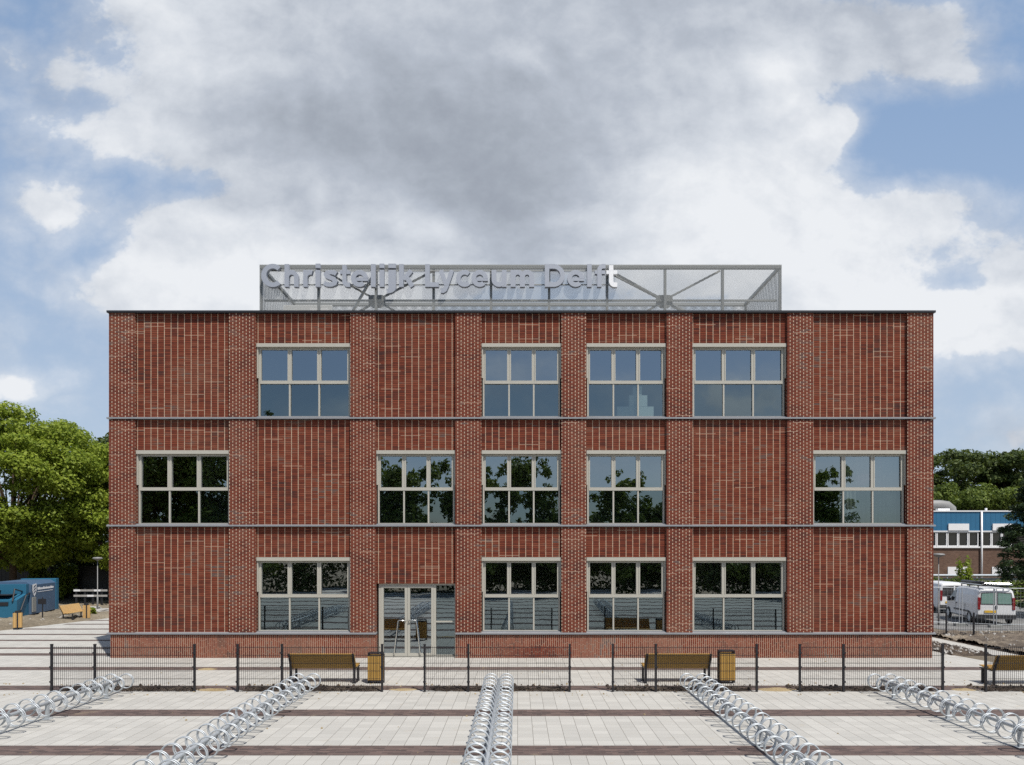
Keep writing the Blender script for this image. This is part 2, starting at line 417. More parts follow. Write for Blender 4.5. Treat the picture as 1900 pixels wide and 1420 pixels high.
    # clear sky: scattered light of thin high haze lifts the blue
    lift = g.m('ADD', g.m('MULTIPLY', front, .55), g.m('MULTIPLY', g.m('SUBTRACT', 1.0, g.sstep(v, .3, 1.2)), .18))
    skyc = g.mix(lift, sky.outputs[0], g.mix(g.sstep(v, .05, .8), (5.1, 6.2, 7.7), (3.3, 4.9, 7.5)))
    fin = g.mix(cover, skyc, sc.outputs[0])
    g.link(fin, bg.inputs[0]); bg.inputs[1].default_value = STR
    g.link(bg.outputs[0], out.inputs[0])
make_world()
sun = bpy.data.lights.new('sun', 'SUN'); sun.energy = 5.0; sun.angle = R(.53); sun.color = (1, .95, .88)
so = bpy.data.objects.new('sun', sun); COL.objects.link(so)
to_sun = Vector((math.sin(SUN_AZ) * math.cos(SUN_EL), -math.cos(SUN_AZ) * math.cos(SUN_EL), math.sin(SUN_EL)))
so.rotation_euler = to_sun.to_track_quat('Z', 'Y').to_euler(); so.location = (10, -20, 40)

cam = bpy.data.cameras.new('camera'); co = bpy.data.objects.new('camera', cam); COL.objects.link(co)
cam.sensor_width = 36; cam.sensor_fit = 'HORIZONTAL'; cam.lens = 36 * F / 1900
cam.shift_x = -10 / 1900; cam.shift_y = (1024 - 710) / 1900
co.location = (0, 0, EYE); co.rotation_euler = (R(90), 0, 0); cam.clip_end = 2000; cam.clip_start = .1
scene.camera = co

# ------------------------------------------------------------------ the ground
def sheet(name, poly, z, mat, label):
    mb = MB(); mb.add([(p[0], p[1], z) for p in poly], [tuple(range(len(poly)))])
    return tag(mb.build(name, mat), label, name.replace('_', ' '), kind='structure')
def rough_sheet(name, x0, x1, y0, y1, nx, ny, hfun, mat, label, kind='structure'):
    vs = []; fs = []
    for j in range(ny + 1):
        for i in range(nx + 1):
            x = x0 + (x1 - x0) * i / nx; y = y0 + (y1 - y0) * j / ny
            vs.append((x, y, hfun(x, y)))
    for j in range(ny):
        for i in range(nx):
            a = j * (nx + 1) + i; fs.append((a, a + 1, a + nx + 2, a + nx + 1))
    mb = MB(); mb.add(vs, fs)
    return tag(mb.build(name, mat, smooth=True), label, name.replace('_', ' '), kind=kind)
sheet('ground', [(-700, -700), (700, -700), (700, 900), (-700, 900)], -.012, M_earth, 'bare sandy earth stretching away around the paved yard')
sheet('paving', [(-45, -13), (45, -13), (45, 20.9), (15.6, 21.2), (15.0, 24.0), (15.0, 38), (-22.3, 38), (-24.2, 31.2), (-27, 25), (-45, 24)], 0.0, M_slab,
      'pale grey concrete slabs paving the school yard')
sheet('parking_area', [(19.5, 31.0), (60, 31.0), (60, 47.0), (19.5, 47.0)], -.004, M_asphalt, 'grey parking area under the white vans')
bands = MB()
yb = 12.30
ys = [(12.30 + 2.873 * k, .60 if k <= 1 else .55) for k in range(-9, 5)]
ys = [t for t in ys if t[0] > -13] 
for yc, wd in ys:
    if abs(yc - 18.05) < .2: yc = 17.95; wd = .6
    xl, xr = -45, 45
    if yc > 22: xr = -13.6; xl = -28
    bands.box(xl, xr, yc - wd / 2, yc + wd / 2, -.05, .004)
for py in (1203, 1188.5, 1177.5, 1167.5, 1158.5, 1151.5):
    yc = EYE * F / (py - 1024.0); 
    bands.box(-22.35 - max(0, (33.5 - yc)) * .28, -13.6, yc - .19, yc + .19, -.05, .004)
tag(bands.build('clinker_band', M_clinker), 'dark brown clinker brick strips running across the paving', 'paving band', kind='structure')
rnd = random.Random(3)
from mathutils import noise as mn
def clod(x, y, amp=1.):
    n = mn.noise(Vector((x * 3.1, y * 3.1, .3))) * .5 + mn.noise(Vector((x * 9.0, y * 9.0, 2.3))) * .5 + mn.noise(Vector((x * 24, y * 24, 5.3))) * .35
    return amp * max(0, .5 + n)
# strips of loose soil below each fence run
FENCES = [(96, 176, 361), (441, 523, 709), (788, 869, 1057), (1137, 1217, 1404), (1484, 1565, 1749), (1829, 1909, 2096)]
FY = 17.45
def gx(px, d): return (px - 960) * d / F
for a, b, c in FENCES:
    xa, xc = gx(a, FY) - .12, gx(c, FY) + .12
    nx = int((xc - xa) / .05)
    def hf(x, y, xa=xa, xc=xc):
        e = min(1, (x - xa) / .35, (xc - x) / .35, (y - 17.45) / .12 + .0, (18.28 - y) / .2)
        return -.02 + max(0, e) * (.012 + .055 * clod(x * 1.8, y * 1.8))
    rough_sheet('soil', xa, xc, 17.46, 18.28, nx, 16, hf, M_soil, 'dark loose soil heaped in a strip under the mesh fence')
# rough earth right of the building and left by the container
def hfr(x, y):
    e = min(1, (x - 16.0) / .5, (30.5 - y) / 1.0, (y - 21.4) / .6)
    return -.03 + max(0, e) * (.05 + .16 * clod(x * .45, y * .45) + .05 * clod(x * 1.7, y * 1.7))
rough_sheet('soil', 17.4, 34, 21.3, 31.3, 190, 120, hfr, M_churned, 'churned sandy earth between the paved yard and the vans')
def edge_bed(x0, x1):
    def h(x, y):
        e = max(0, min(1, (x - x0) / .16, (x1 - x) / .16, (y - 23.5) / .3))
        return -.02 + e * (.045 + .085 * clod(x * 1.4, y * 1.4))
    return h
rough_sheet('soil', 14.95, 16.5, 23.5, 36, 40, 220, edge_bed(14.95, 16.5), M_soil, 'dark soil bed along the right wall of the school')
rough_sheet('soil', 17.25, 18.0, 23.6, 36, 20, 200, edge_bed(17.25, 18.0), M_soil, 'dark soil edge beyond the narrow slab path')
sheet('path', [(16.4, 23.2), (17.35, 23.0), (17.3, 36), (16.45, 36)], .012, M_slab, 'narrow pale slab path beside the soil bed')
def hfl(x, y):
    e = min(1, (-22.6 - (34 - y) * .25 - x) / .6, (46 - y) / 1.)
    return -.03 + max(0, e) * (.06 + .16 * clod(x * .5, y * .5) + .05 * clod(x * 1.7, y * 1.7))
rough_sheet('soil', -42, -21.5, 25.5, 46, 160, 130, hfl, M_earth, 'trampled sandy earth around the blue container')
def stones(name, spec, n, label, mat, seed):
    rr = random.Random(seed); mb = MB()
    for k in range(n):
        x0, x1, y0, y1, z = spec[rr.randrange(len(spec))]
        x, y, r = rr.uniform(x0, x1), rr.uniform(y0, y1), rr.choice((.03, .04, .05, .05, .07, .10)) * (.35 if name == 'crumbs' else .6 if name == 'clods' else 1)
        q = [Vector((rr.uniform(.6, 1) * math.cos(a + .4 * rr.random()) * r, rr.uniform(.6, 1) * math.sin(a + .4 * rr.random()) * r, rr.uniform(-.2, .2) * r)) for a in (0, 1.26, 2.51, 3.77, 5.03)]
        top = Vector((rr.uniform(-.2, .2) * r, rr.uniform(-.2, .2) * r, r * rr.uniform(.5, .9)))
        vs = [Vector((x, y, z)) + p for p in q] + [Vector((x, y, z)) + top + p * .45 for p in q]
        mb.add(vs, [(5, 6, 7, 8, 9)] + [(i, (i + 1) % 5, 5 + (i + 1) % 5, 5 + i) for i in range(5)])
    return tag(mb.build(name, mat), label, name.replace('_', ' '), kind='stuff')
stones('rubble', [(17.6, 34, 21.9, 30.5, .13), (14.8, 16.5, 23.6, 36, .07)], 900, 'pale stones and crumbs scattered over the churned earth right of the school', M_concrete, 5)
stones('rubble', [(-40, -23.2, 31.5, 45, .1), (-24.5, -22.8, 36, 44, .08)], 700, 'pale stones and crumbs scattered over the earth around the blue container', M_concrete, 6)
stones('clods', [(gx(a, FY) - .1, gx(c, FY) + .1, 17.5, 18.2, .03) for a, b, c in FENCES], 650, 'lumps of dark and dry soil lying under the mesh fences', M_soil, 7)
stones('crumbs', [(-14, 14, 12, 22.8, .002), (-14, 14, 17.0, 17.5, .002), (-14, 14, 18.2, 18.6, .002)], 420, 'crumbs of sand and grit spilled on the paving slabs', M_sand, 8)
def sand_heap(px, py, rx, ry, h, label):
    x, y = ground(px, py); n = 28; rings = 8; vs = [(x, y, h)]; fs = []
    for k in range(1, rings + 1):
        t = k / rings
        for i in range(n):
            a = 2 * PI * i / n; w = 1 + .28 * mn.noise(Vector((math.cos(a) * 1.5 + x, math.sin(a) * 1.5 + y, .5)))
            vs.append((x + rx * t * w * math.cos(a), y + ry * t * w * math.sin(a),
                       .004 + h * (1 - t) ** 1.3 * (1 + .5 * mn.noise(Vector((x + t * 4 * math.cos(a), y + t * 4 * math.sin(a), 1.)))) - (.02 if k == rings else 0)))
    for i in range(n): fs.append((0, 1 + i, 1 + (i + 1) % n))
    for k in range(rings - 1):
        for i in range(n):
            a = 1 + k * n + i; b = 1 + k * n + (i + 1) % n; fs.append((a, a + n, b + n, b))
    mb = MB(); mb.add(vs, fs)
    tag(mb.build('sand_heap', M_sand, smooth=True), label, 'sand heap', 'heaps of spilled sand')
sand_heap(384, 1242.5, .32, .17, .05, 'flat yellow sand heap on the dark band behind the gap right of the leftmost fence')
sand_heap(1440, 1280, .62, .22, .06, 'sand drift filling the fence gap in front of the building\'s right half')
sand_heap(395, 1280.5, .5, .18, .04, 'sand drift between the two leftmost mesh fences')
sand_heap(748, 1280, .42, .16, .03, 'thin sand drift in the fence gap in front of the glass door')
sand_heap(1790, 1280, .4, .17, .035, 'thin sand drift between the two rightmost mesh fences')

# ------------------------------------------------------------------ the school building
PILX = [(202, 250), (425, 474), (650, 697), (845, 893), (1042, 1088), (1237, 1285), (1461, 1509), (1684, 1732)]
BAYS = [(PILX[i][1], PILX[i+1][0]) for i in range(7)]
Z_TOP = fz(579); Z3 = fz(775.6); Z2 = fz(975.2); Z1 = fz(1175.4)
LEVELS = [(Z1, Z2), (Z2, Z3), (Z3, Z_TOP)]
DEPTH = 11.5
X0, X1 = fx(202), fx(1732)
PF = D            # pilaster face
PY = D + .085     # panel face
LB = .034          # half thickness of a ledge
school = thing('school_building', 'three storey red brick school with pilasters and zinc ledges in the middle of the picture', 'school', ((X0 + X1) / 2, D, 0))
WIN = {2: (1, 3, 4, 5), 1: (0, 2, 3, 4, 6), 0: (1, 3, 4, 5)}
WTOP = {2: fz(636), 1: fz(835), 0: fz(1034)}
DOOR_TOP = fz(1083)
# pilasters: one mesh per pilaster, three storey pieces between the ledges
for a, b in PILX:
    mb = MB()
    for z0, z1 in LEVELS:
        mb.box(fx(a), fx(b), PF, PF + .40, z0 + LB - .004, z1 - LB - (.026 if z1 < Z_TOP else -.004))
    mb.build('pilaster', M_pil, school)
for lv, (z0, z1) in enumerate(LEVELS):
    for bi, (a, b) in enumerate(BAYS):
        lo = z0 + LB - .004
        if bi in WIN[lv]: lo = WTOP[lv]
        if lv == 0 and bi == 2: lo = DOOR_TOP
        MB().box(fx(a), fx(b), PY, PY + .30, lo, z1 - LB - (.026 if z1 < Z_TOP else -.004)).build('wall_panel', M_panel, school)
# plinth, left and right of the door
pl = MB(); dl, dr = fx(698), fx(845)
pl.box(fx(204.5), dl, PF + .015, PF + .40, -.05, Z1 - LB - .026); pl.box(dr, fx(1730), PF + .015, PF + .40, -.05, Z1 - LB - .026)
pl.build('plinth', M_plinth, school)
# ledges: sloped zinc profile, standing proud of the pilasters
def ledge(xa, xb, zc):
    y0 = PF - .042
    prof = [(y0, zc - LB), (PF + .20, zc - LB), (PF + .20, zc + LB), (PF + .07, zc + LB), (y0, zc + LB - .016)]
    return MB().prism(prof, 'x', xa, xb)
for zc in (Z2, Z3):
    ledge(X0 - .06, X1 + .06, zc).build('zinc_ledge', M_zinc, school)
    MB().box(X0 + .05, X1 - .05, PF + .12, PF + .38, zc - LB - .035, zc - LB - .001).build('painted_shadow_strip', M_cap, school)  # dark strip added under the ledge to stand in for its shadow
MB().box(X0 + .05, dl - .01, PF + .12, PF + .38, Z1 - LB - .035, Z1 - LB - .001).build('painted_shadow_strip', M_cap, school)  # same added strip, painting the shade below the lowest ledge
MB().box(dr + .01, X1 - .05, PF + .12, PF + .38, Z1 - LB - .035, Z1 - LB - .001).build('painted_shadow_strip', M_cap, school)
for xa, xb in ((X0 - .06, dl), (dr, X1 + .06)): ledge(xa, xb, Z1).build('zinc_ledge', M_zinc, school)
MB().box(X0 - .05, X1 + .05, PF - .055, PF + .45, Z_TOP - LB, Z_TOP + .035).build('parapet_cap', M_cap, school)
# side and back walls, roof
w = MB()
w.box(X0 + .002, X0 + .40, PF + .41, PF + DEPTH, -.05, Z_TOP - .06); w.box(X1 - .40, X1 - .002, PF + .41, PF + DEPTH, -.05, Z_TOP - .06)
w.box(X0 + .40, X1 - .40, PF + DEPTH - .4, PF + DEPTH, -.05, Z_TOP - .06)
w.build('outer_wall', M_pil, school)
cp = MB(); cp.box(X0 - .05, X0 + .45, PF + .45, PF + DEPTH + .05, Z_TOP - LB, Z_TOP + .035); cp.box(X1 - .45, X1 + .05, PF + .45, PF + DEPTH + .05, Z_TOP - LB, Z_TOP + .035)
cp.box(X0 + .45, X1 - .45, PF + DEPTH - .4, PF + DEPTH + .05, Z_TOP - LB, Z_TOP + .035)
cp.build('parapet_cap', M_cap, school)
Z_ROOF = Z_TOP - .45
MB().box(X0 + .4, X1 - .4, PF + .4, PF + DEPTH - .4, Z_ROOF - .3, Z_ROOF).build('roof', M_roof, school)
fl = MB()
for z in (.02, Z2 + .02, Z3 + .02): fl.box(X0 + .4, X1 - .4, PF + .41, PF + DEPTH - .4, z - .25, z)
fl.build('floor_slab', M_roomfloor, school)
rm = MB()
for lv, (z0, z1) in enumerate(((.02, Z2 - .24), (Z2 + .02, Z3 - .24), (Z3 + .02, Z_ROOF - .31))):
    rm.box(X0 + .4, X1 - .4, PF + 5.6, PF + 5.75, z0, z1)
    for k in (1, 2, 3, 4, 5, 6):
        xm = (fx(PILX[k][0]) + fx(PILX[k][1])) / 2
        rm.box(xm - .06, xm + .06, PF + .42, PF + 5.59, z0, z1)
rm.build('room_wall', M_room, school)

def add_window(bi, lv):
    a, b = BAYS[bi]; xa, xb = fx(a) + .012, fx(b) - .012
    zt = WTOP[lv]; zb = LEVELS[lv][0] + LB
    yf = PY + .075
    fr = MB()
    # cassette of the sun screen and its guide rails
    fr.box(xa, xb, PY - .035, yf - .003, zt - .125, zt - .006)
    fr.box(xa, xa + .045, PY + .004, yf - .004, zt - 1.17, zt - .127); fr.box(xb - .045, xb, PY + .004, yf - .004, zt - 1.17, zt - .127)
    jx0, jx1 = xa + .03, xb - .03
    top = zt - .15
    ztr = zb + (zt - zb) * .478         # transom
    fr.box(jx0, jx0 + .056, yf, yf + .09, zb + .055, top); fr.box(jx1 - .056, jx1, yf, yf + .09, zb + .055, top)
    fr.box(jx0, jx1, yf, yf + .09, top, zt - .006)
    fr.box(jx0, jx1, yf, yf + .09, zb, zb + .054)
    wd = (jx1 - jx0 - .11) / 3
    fr.box(jx0 + .056, jx1 - .056, yf - .012, yf + .088, ztr - .045, ztr + .045)
    for k in (1, 2):
        xm = jx0 + .055 + wd * k
        fr.box(xm - .026, xm + .026, yf + .002, yf + .086, zb + .055, ztr - .046)
        fr.box(xm - .026, xm + .026, yf + .002, yf + .086, ztr + .046, top - .001)
    # opening sashes in the upper row
    for k in range(3):
        s0 = jx0 + .055 + wd * k + (.027 if k else .002); s1 = jx0 + .055 + wd * (k + 1) - (.027 if k < 2 else .002)
        z0, z1 = ztr + .047, top - .002; t = .040; y0, y1 = yf - .010, yf + .06
        fr.box(s0, s0 + t, y0, y1, z0, z1); fr.box(s1 - t, s1, y0, y1, z0, z1)
        fr.box(s0 + t, s1 - t, y0, y1, z0, z0 + t * .4); fr.box(s0 + t, s1 - t, y0, y1, z1 - t, z1)
    f = fr.build('window', M_frame, school)
    gl = MB(); rr = random.Random(bi * 7 + lv)
    for row in (0, 1):
        for k in range(3):
            s0 = jx0 + .055 + wd * k; s1 = s0 + wd
            z0, z1 = (zb + .05, ztr) if row == 0 else (ztr, top)
            gl.cur = row
            yg = yf + .05; t = [rr.uniform(-.008, .008) for _ in range(2)]
            gl.add([(s0, yg - t[0], z0), (s1, yg + t[0], z0), (s1, yg + t[0] + t[1], z1), (s0, yg - t[0] + t[1], z1)], [(0, 1, 2, 3)])
    gl.build('glass', [M_glass_lo, M_glass_hi], f)
    MB().box(xa, xb, PY - .01, yf - .002, zb - .002, zb + .03).build('sill', M_zinc, f)
    return (xa, xb, zb, zt, yf)
WREC = {}
for lv in (2, 1, 0):
    for bi in WIN[lv]: WREC[(bi, lv)] = add_window(bi, lv)

# entrance: double door and a fixed side light
def add_door():
    yf = PY + .075; zt = DOOR_TOP; xa = fx(701) ; xd = fx(808); xb = dr - .01; zb = .015
    fr = MB(); t = .075
    fr.box(xa, xa + t, yf, yf + .09, zb, zt - .01); fr.box(xa + t, xb, yf, yf + .09, zt - .07, zt - .01)
    fr.box(xd - t, xd, yf, yf + .09, zb, zt - .071); fr.box(xb - .035, xb, yf, yf + .09, zb, zt - .071)
    fr.box(xd, xb - .036, yf + .002, yf + .08, 1.185, 1.235); fr.box(xd, xb - .036, yf + .002, yf + .08, zb + .02, zb + .07)
    f = fr.build('door_frame', M_frame, school)
    g2 = MB(); g2.cur = 0
    yg = yf + .05
    g2.add([(xd, yg, zb + .06), (xb - .03, yg, zb + .06), (xb - .03, yg, zt - .06), (xd, yg, zt - .06)], [(0, 1, 2, 3)])
    g2.build('glass', M_glass_lo, f)
    mid = (xa + t + xd - t) / 2
    for sgn, (l, r) in ((-1, (xa + t + .003, mid - .004)), (1, (mid + .004, xd - t - .003))):
        d = MB(); s = .085; y0, y1 = yf - .006, yf + .07; z0, z1 = zb + .02, zt - .074
        d.box(l, l + s, y0, y1, z0, z1); d.box(r - s, r, y0, y1, z0, z1); d.box(l + s, r - s, y0, y1, z0, z0 + .10); d.box(l + s, r - s, y0, y1, z1 - s, z1)
        do = d.build('door', M_frame, school)
        gm = MB(); e = .0016 * sgn
        gm.add([(l + s - .01, yg - e, z0 + .09), (r - s + .01, yg + e, z0 + .09), (r - s + .01, yg + e, z1 - s + .01), (l + s - .01, yg - e, z1 - s + .01)], [(0, 1, 2, 3)])
        gm.build('glass', M_glass_hi, do)
        # long angled push bar
        xi = mid + sgn * .05; xo = mid + sgn * .29; xf = mid + sgn * .445; yb_ = yf - .055
        MB().tube([(xi, yf - .008, 1.235), (xi, yb_, 1.24), (xo - sgn * .02, yb_, 1.262), (xo + sgn * .02, yb_, 1.235), (xf, yb_, .09), (xf, yf - .008, .075)], .017, 8).build('push_bar', M_steel, do, smooth=True)
    MB().box(xa, xb, yf - .02, yf + .12, -.02, zb + .012).build('threshold', M_steel, school)
add_door()
# things behind the glass
def curtain(xa, xb, y, z0, z1, label_parent):
    n = int((xb - xa) / .02); vs = []; fs = []
    for i in range(n + 1):
        x = xa + (xb - xa) * i / n; yy = y + .045 * math.sin(i * .02 / .14 * 2 * PI) + .02 * math.sin(i * .35)
        vs += [(x, yy, z0), (x, yy, z1)]
    for i in range(n): fs.append((2*i, 2*i+2, 2*i+3, 2*i+1))
    mb = MB(); mb.add(vs, fs); return mb.build('curtain', M_curtain, label_parent, smooth=True)
xa, xb, zb, zt, yf = WREC[(6, 1)]
curtain(xa + 1.15, xb - .05, yf + .45, zb - .02, zt, school)
xa, xb, zb, zt, yf = WREC[(4, 2)]
bs = thing('box_stack', 'stack of pale cardboard boxes behind the top floor window with the bright reflection', 'boxes', ((xa + xb) / 2 + .45, yf + .45, Z3 + .02))
bx = bs.location.x
for (w_, z0, h_, dx) in ((1.25, 0, .42, -.1), (.62, .425, .38, .0), (.30, .81, .30, -.03)):
    MB().box(bx + dx - w_ / 2, bx + dx + w_ / 2, yf + .14, yf + .5, Z3 + .025 + z0, Z3 + .025 + z0 + h_).build('box', M_whitebox, bs, bevel=.006)

# ------------------------------------------------------------------ rooftop screen, lettering and plant
RY = 26.0; RS = F / RY
def rx(px): return (px - 960) / RS
def rz(py): return EYE - (py - 1024) / RS
SX0, SX1 = rx(481.5), rx(1450.5); SZ1 = rz(491); SYB = 30.1; SZ0 = Z_ROOF
screen = thing('rooftop_screen', 'see through metal mesh enclosure on a steel frame standing on the flat roof', 'roof screen', ((SX0 + SX1) / 2, RY, SZ0))
def panel(p):
    mb = MB(); mb.add(p, [(0, 1, 2, 3)]); return mb
panel([(SX0, RY, SZ0), (SX1, RY, SZ0), (SX1, RY, SZ1), (SX0, RY, SZ1)]).build('mesh_panel', M_mesh, screen)
panel([(SX1, RY, SZ0), (SX1, SYB, SZ0), (SX1, SYB, SZ1), (SX1, RY, SZ1)]).build('mesh_panel', M_mesh2, screen)
panel([(SX0, SYB, SZ0), (SX0, RY, SZ0), (SX0, RY, SZ1), (SX0, SYB, SZ1)]).build('mesh_panel', M_mesh2, screen)
panel([(SX1, SYB, SZ0), (SX0, SYB, SZ0), (SX0, SYB, SZ1), (SX1, SYB, SZ1)]).build('mesh_panel', M_mesh, screen)
for px in (590, 697, 804, 911, 1019, 1127, 1235, 1342):
    MB().box(rx(px) - .045, rx(px) + .045, RY + .05, RY + .17, SZ0, SZ1 - .14).build('post', M_dsteel, screen)
for x in (SX0 + .045, SX1 - .045):
    for y in (RY + .05, SYB - .15): MB().box(x - .04, x + .04, y, y + .08, SZ0, SZ1 - .14).build('post', M_dsteel, screen)
for y in (RY + .02, SYB - .16):
    MB().box(SX0 + .004, SX1 - .004, y, y + .14, SZ1 - .135, SZ1 - .004).build('beam', M_dsteel, screen)
    MB().box(SX0 + .12, SX1 - .12, y + .152, y + .21, rz(554.5) - .035, rz(554.5) + .035).build('beam', M_dsteel, screen)
for x in (SX0 + .005, SX1 - .105): MB().box(x, x + .1, RY + .17, SYB - .18, SZ1 - .13, SZ1 - .02).build('beam', M_dsteel, screen)
zg = rz(553)
for px in (697, 1235):
    x = rx(px); yb0 = RY + .26
    MB().prism([(x - .32, zg - .16), (x - .16, zg - .30), (x + .16, zg - .30), (x + .32, zg - .16), (x + .32, zg + .16), (x + .2, zg + .2), (x - .2, zg + .2), (x - .32, zg + .16)], 'y', yb0 - .03, yb0 + .0).build('gusset_plate', M_dsteel, screen)
    for ex, ez in ((px - 100, 497), (px + 105, 497), (px - 100, 613), (px + 105, 613)):
        MB().bar((x + (.15 if ex > px else -.15), yb0 + .04, zg + (.1 if ez < 553 else -.1)), (rx(ex), yb0 + .04, max(SZ0 + .05, rz(ez))), .07, .065).build('brace', M_dsteel, screen)
MB().bar((rx(1140), RY + .4, SZ1 - .2), (rx(1345) , SYB - .3, SZ1 - .75), .08, .10).build('brace', M_dsteel, screen)
MB().bar((rx(600), SYB - .3, SZ1 - .8), (rx(690) , RY + .4, SZ1 - .2), .08, .10).build('brace', M_dsteel, screen)

def make_sign():
    """box letters drawn as monoline strokes: coordinates in cap heights, baseline at 0"""
    W = .20; H = W / 2; XH = .74; rr_ = (XH - W) / 2; cy_ = XH / 2
    def arc(cx, cy, rx_, ry_, a0, a1, n=18):
        return [(cx + rx_ * math.cos(R(a0 + (a1 - a0) * k / n)), cy + ry_ * math.sin(R(a0 + (a1 - a0) * k / n))) for k in range(n + 1)]
    def arch(x0, x1): c = (x0 + x1) / 2; r = (x1 - x0) / 2; return arc(c, XH - H - r, r, r, 172, 0, 16) + [(x1, 0)]
    bowl = lambda a0, a1: arc(.36, cy_, .27, rr_, a0, a1, 30)
    SH = {
      'C': [arc(.45, .5, .36, .41, 46, 314, 34)],
      'h': [[(H, 0), (H, 1)], arch(H + .004, .54)],
      'r': [[(H, 0), (H, XH)], arc(.34, .40, .24, .24, 172, 68, 12)],
      'i': [[(H, 0), (H, XH)], [(H, .83), (H, 1.02)]],
      's': [[(.53, .575), (.45, .625), (.31, .645), (.18, .62), (.135, .54), (.17, .465), (.30, .405), (.43, .345), (.485, .255), (.455, .155), (.34, .10), (.19, .105), (.05, .165)]],
      't': [[(.22, .95), (.22, .27)] + arc(.37, .25, .15, .155, 180, 270, 8) + [(.50, .095)], [(0, .645), (.115, .645)], [(.325, .645), (.50, .645)]],
      'e': [bowl(0, 312), [(.20, cy_ - .035), (.73, cy_ - .035)]],
      'l': [[(H, 0), (H, 1)]],
      'j': [[(.2, XH), (.2, -.05)] + arc(.06, -.05, .14, .14, 0, -88, 8), [(.2, .83), (.2, 1.02)]],
      'k': [[(H, 0), (H, 1)], [(.19, .33), (.55, .72)], [(.33, .44), (.60, .02)]],
      'L': [[(H, 0), (H, 1)], [(W + .001, H), (.60, H)]],
      'y': [[(.06, XH - .01), (.33, .06)], [(.60, XH - .01), (.33, .03), (.26, -.11), (.17, -.165), (.06, -.165)]],
      'c': [bowl(46, 314)],
      'u': [[(H, XH), (H, .32)] + arc(.32, .32, .22, .22, 180, 350, 14), [(.54, XH), (.54, 0)]],
      'm': [[(H, 0), (H, XH)], arch(H + .004, .47), arch(.474, .84)],
      'D': [[(H, 0), (H, 1)], [(W + .001, 1 - H), (.38, 1 - H)] + arc(.38, .5, .40, .40, 84, -84, 24) + [(.38, H), (W + .001, H)]],
      'f': [[(.2, 0), (.2, .74)] + arc(.37, .74, .17, .165, 180, 95, 8) + [(.48, .905)], [(0, .645), (.095, .645)], [(.305, .645), (.46, .645)]],
    }
    THIN = {('e', 1): .15, ('t', 1): .16, ('t', 2): .16, ('f', 1): .16, ('f', 2): .16, ('s', 0): .19}
    def stroke(mb, pts, w, y0, y1):
        pts = [p for k, p in enumerate(pts) if k == 0 or math.dist(p, pts[k - 1]) > 1e-4]
        n = len(pts); L = []; Q = []
        for k in range(n):
            def un(a, b):
                d = (b[0] - a[0], b[1] - a[1]); q = math.hypot(*d) or 1; return (-d[1] / q, d[0] / q)
            if k == 0: nx, nz = un(pts[0], pts[1]); m = 1
            elif k == n - 1: nx, nz = un(pts[-2], pts[-1]); m = 1
            else:
                a = un(pts[k-1], pts[k]); b = un(pts[k], pts[k+1]); nx, nz = a[0] + b[0], a[1] + b[1]; q = math.hypot(nx, nz) or 1; nx, nz = nx / q, nz / q
                m = 1 / max(.5, a[0] * nx + a[1] * nz)
            L.append((pts[k][0] + nx * w / 2 * m, pts[k][1] + nz * w / 2 * m)); Q.append((pts[k][0] - nx * w / 2 * m, pts[k][1] - nz * w / 2 * m))
        vs = []
        for k in range(n):
            for p, y in ((L[k], y0), (Q[k], y0), (Q[k], y1), (L[k], y1)): vs.append((p[0], y, p[1]))
        fs = []
        for k in range(n - 1):
            for c in range(4): fs.append((k*4 + c, k*4 + (c+1) % 4, (k+1)*4 + (c+1) % 4, (k+1)*4 + c))
        fs += [(3, 2, 1, 0), tuple((n-1)*4 + c for c in range(4))]
        mb.add(vs, fs)
    boxes = [('C', 488, 524), ('h', 531, 556.5), ('r', 565.5, 583), ('i', 588, 596.5), ('s', 602, 629), ('t', 633, 651.5), ('e', 653.5, 684.5), ('l', 690, 698.5), ('i', 706, 714.5), ('j', 719, 736), ('k', 742, 770),
             ('L', 790, 815), ('y', 815.5, 843), ('c', 847, 873), ('e', 875.5, 905.5), ('u', 912.5, 940), ('m', 947.5, 991),
             ('D', 1010.5, 1047.5), ('e', 1052, 1083), ('l', 1088.5, 1097), ('f', 1103, 1122.5), ('t', 1124, 1144)]
    base_y = RY - .19; zb = rz(536); hcap = rz(494) - rz(536); X_l, X_r = rx(488), rx(1144)
    sign = thing('sign', 'large grey metal letters reading Christelijk Lyceum Delft along the roof screen', 'sign', ((X_l + X_r) / 2, base_y, SZ0))
    for q, (ch, p0, p1) in enumerate(boxes):
        mb = MB()
        for k, st in enumerate(SH[ch]): stroke(mb, st, THIN.get((ch, k), W), base_y + .0025 * k, base_y + .16 - .0025 * k)
        xs = [v[0] for v in mb.v]; a, b = min(xs), max(xs); xa, xb = rx(p0), rx(p1)
        mb.v = [(xa + (v[0] - a) / (b - a) * (xb - xa), v[1], zb + v[2] * hcap) for v in mb.v]
        last = q == len(boxes) - 1
        o = mb.build('letter', M_letter_refl if last else M_letter, sign)
        if last: o['label'] = 'letter t with a white sky reflection painted in'
    # rails that carry the letters, fixed back to the screen posts
    for pz in (503, 529):
        MB().box(X_l + .2, X_r - .1, base_y + .162, base_y + .186, rz(pz) - .02, rz(pz) + .02).build('rail', M_dsteel, sign)
make_sign()
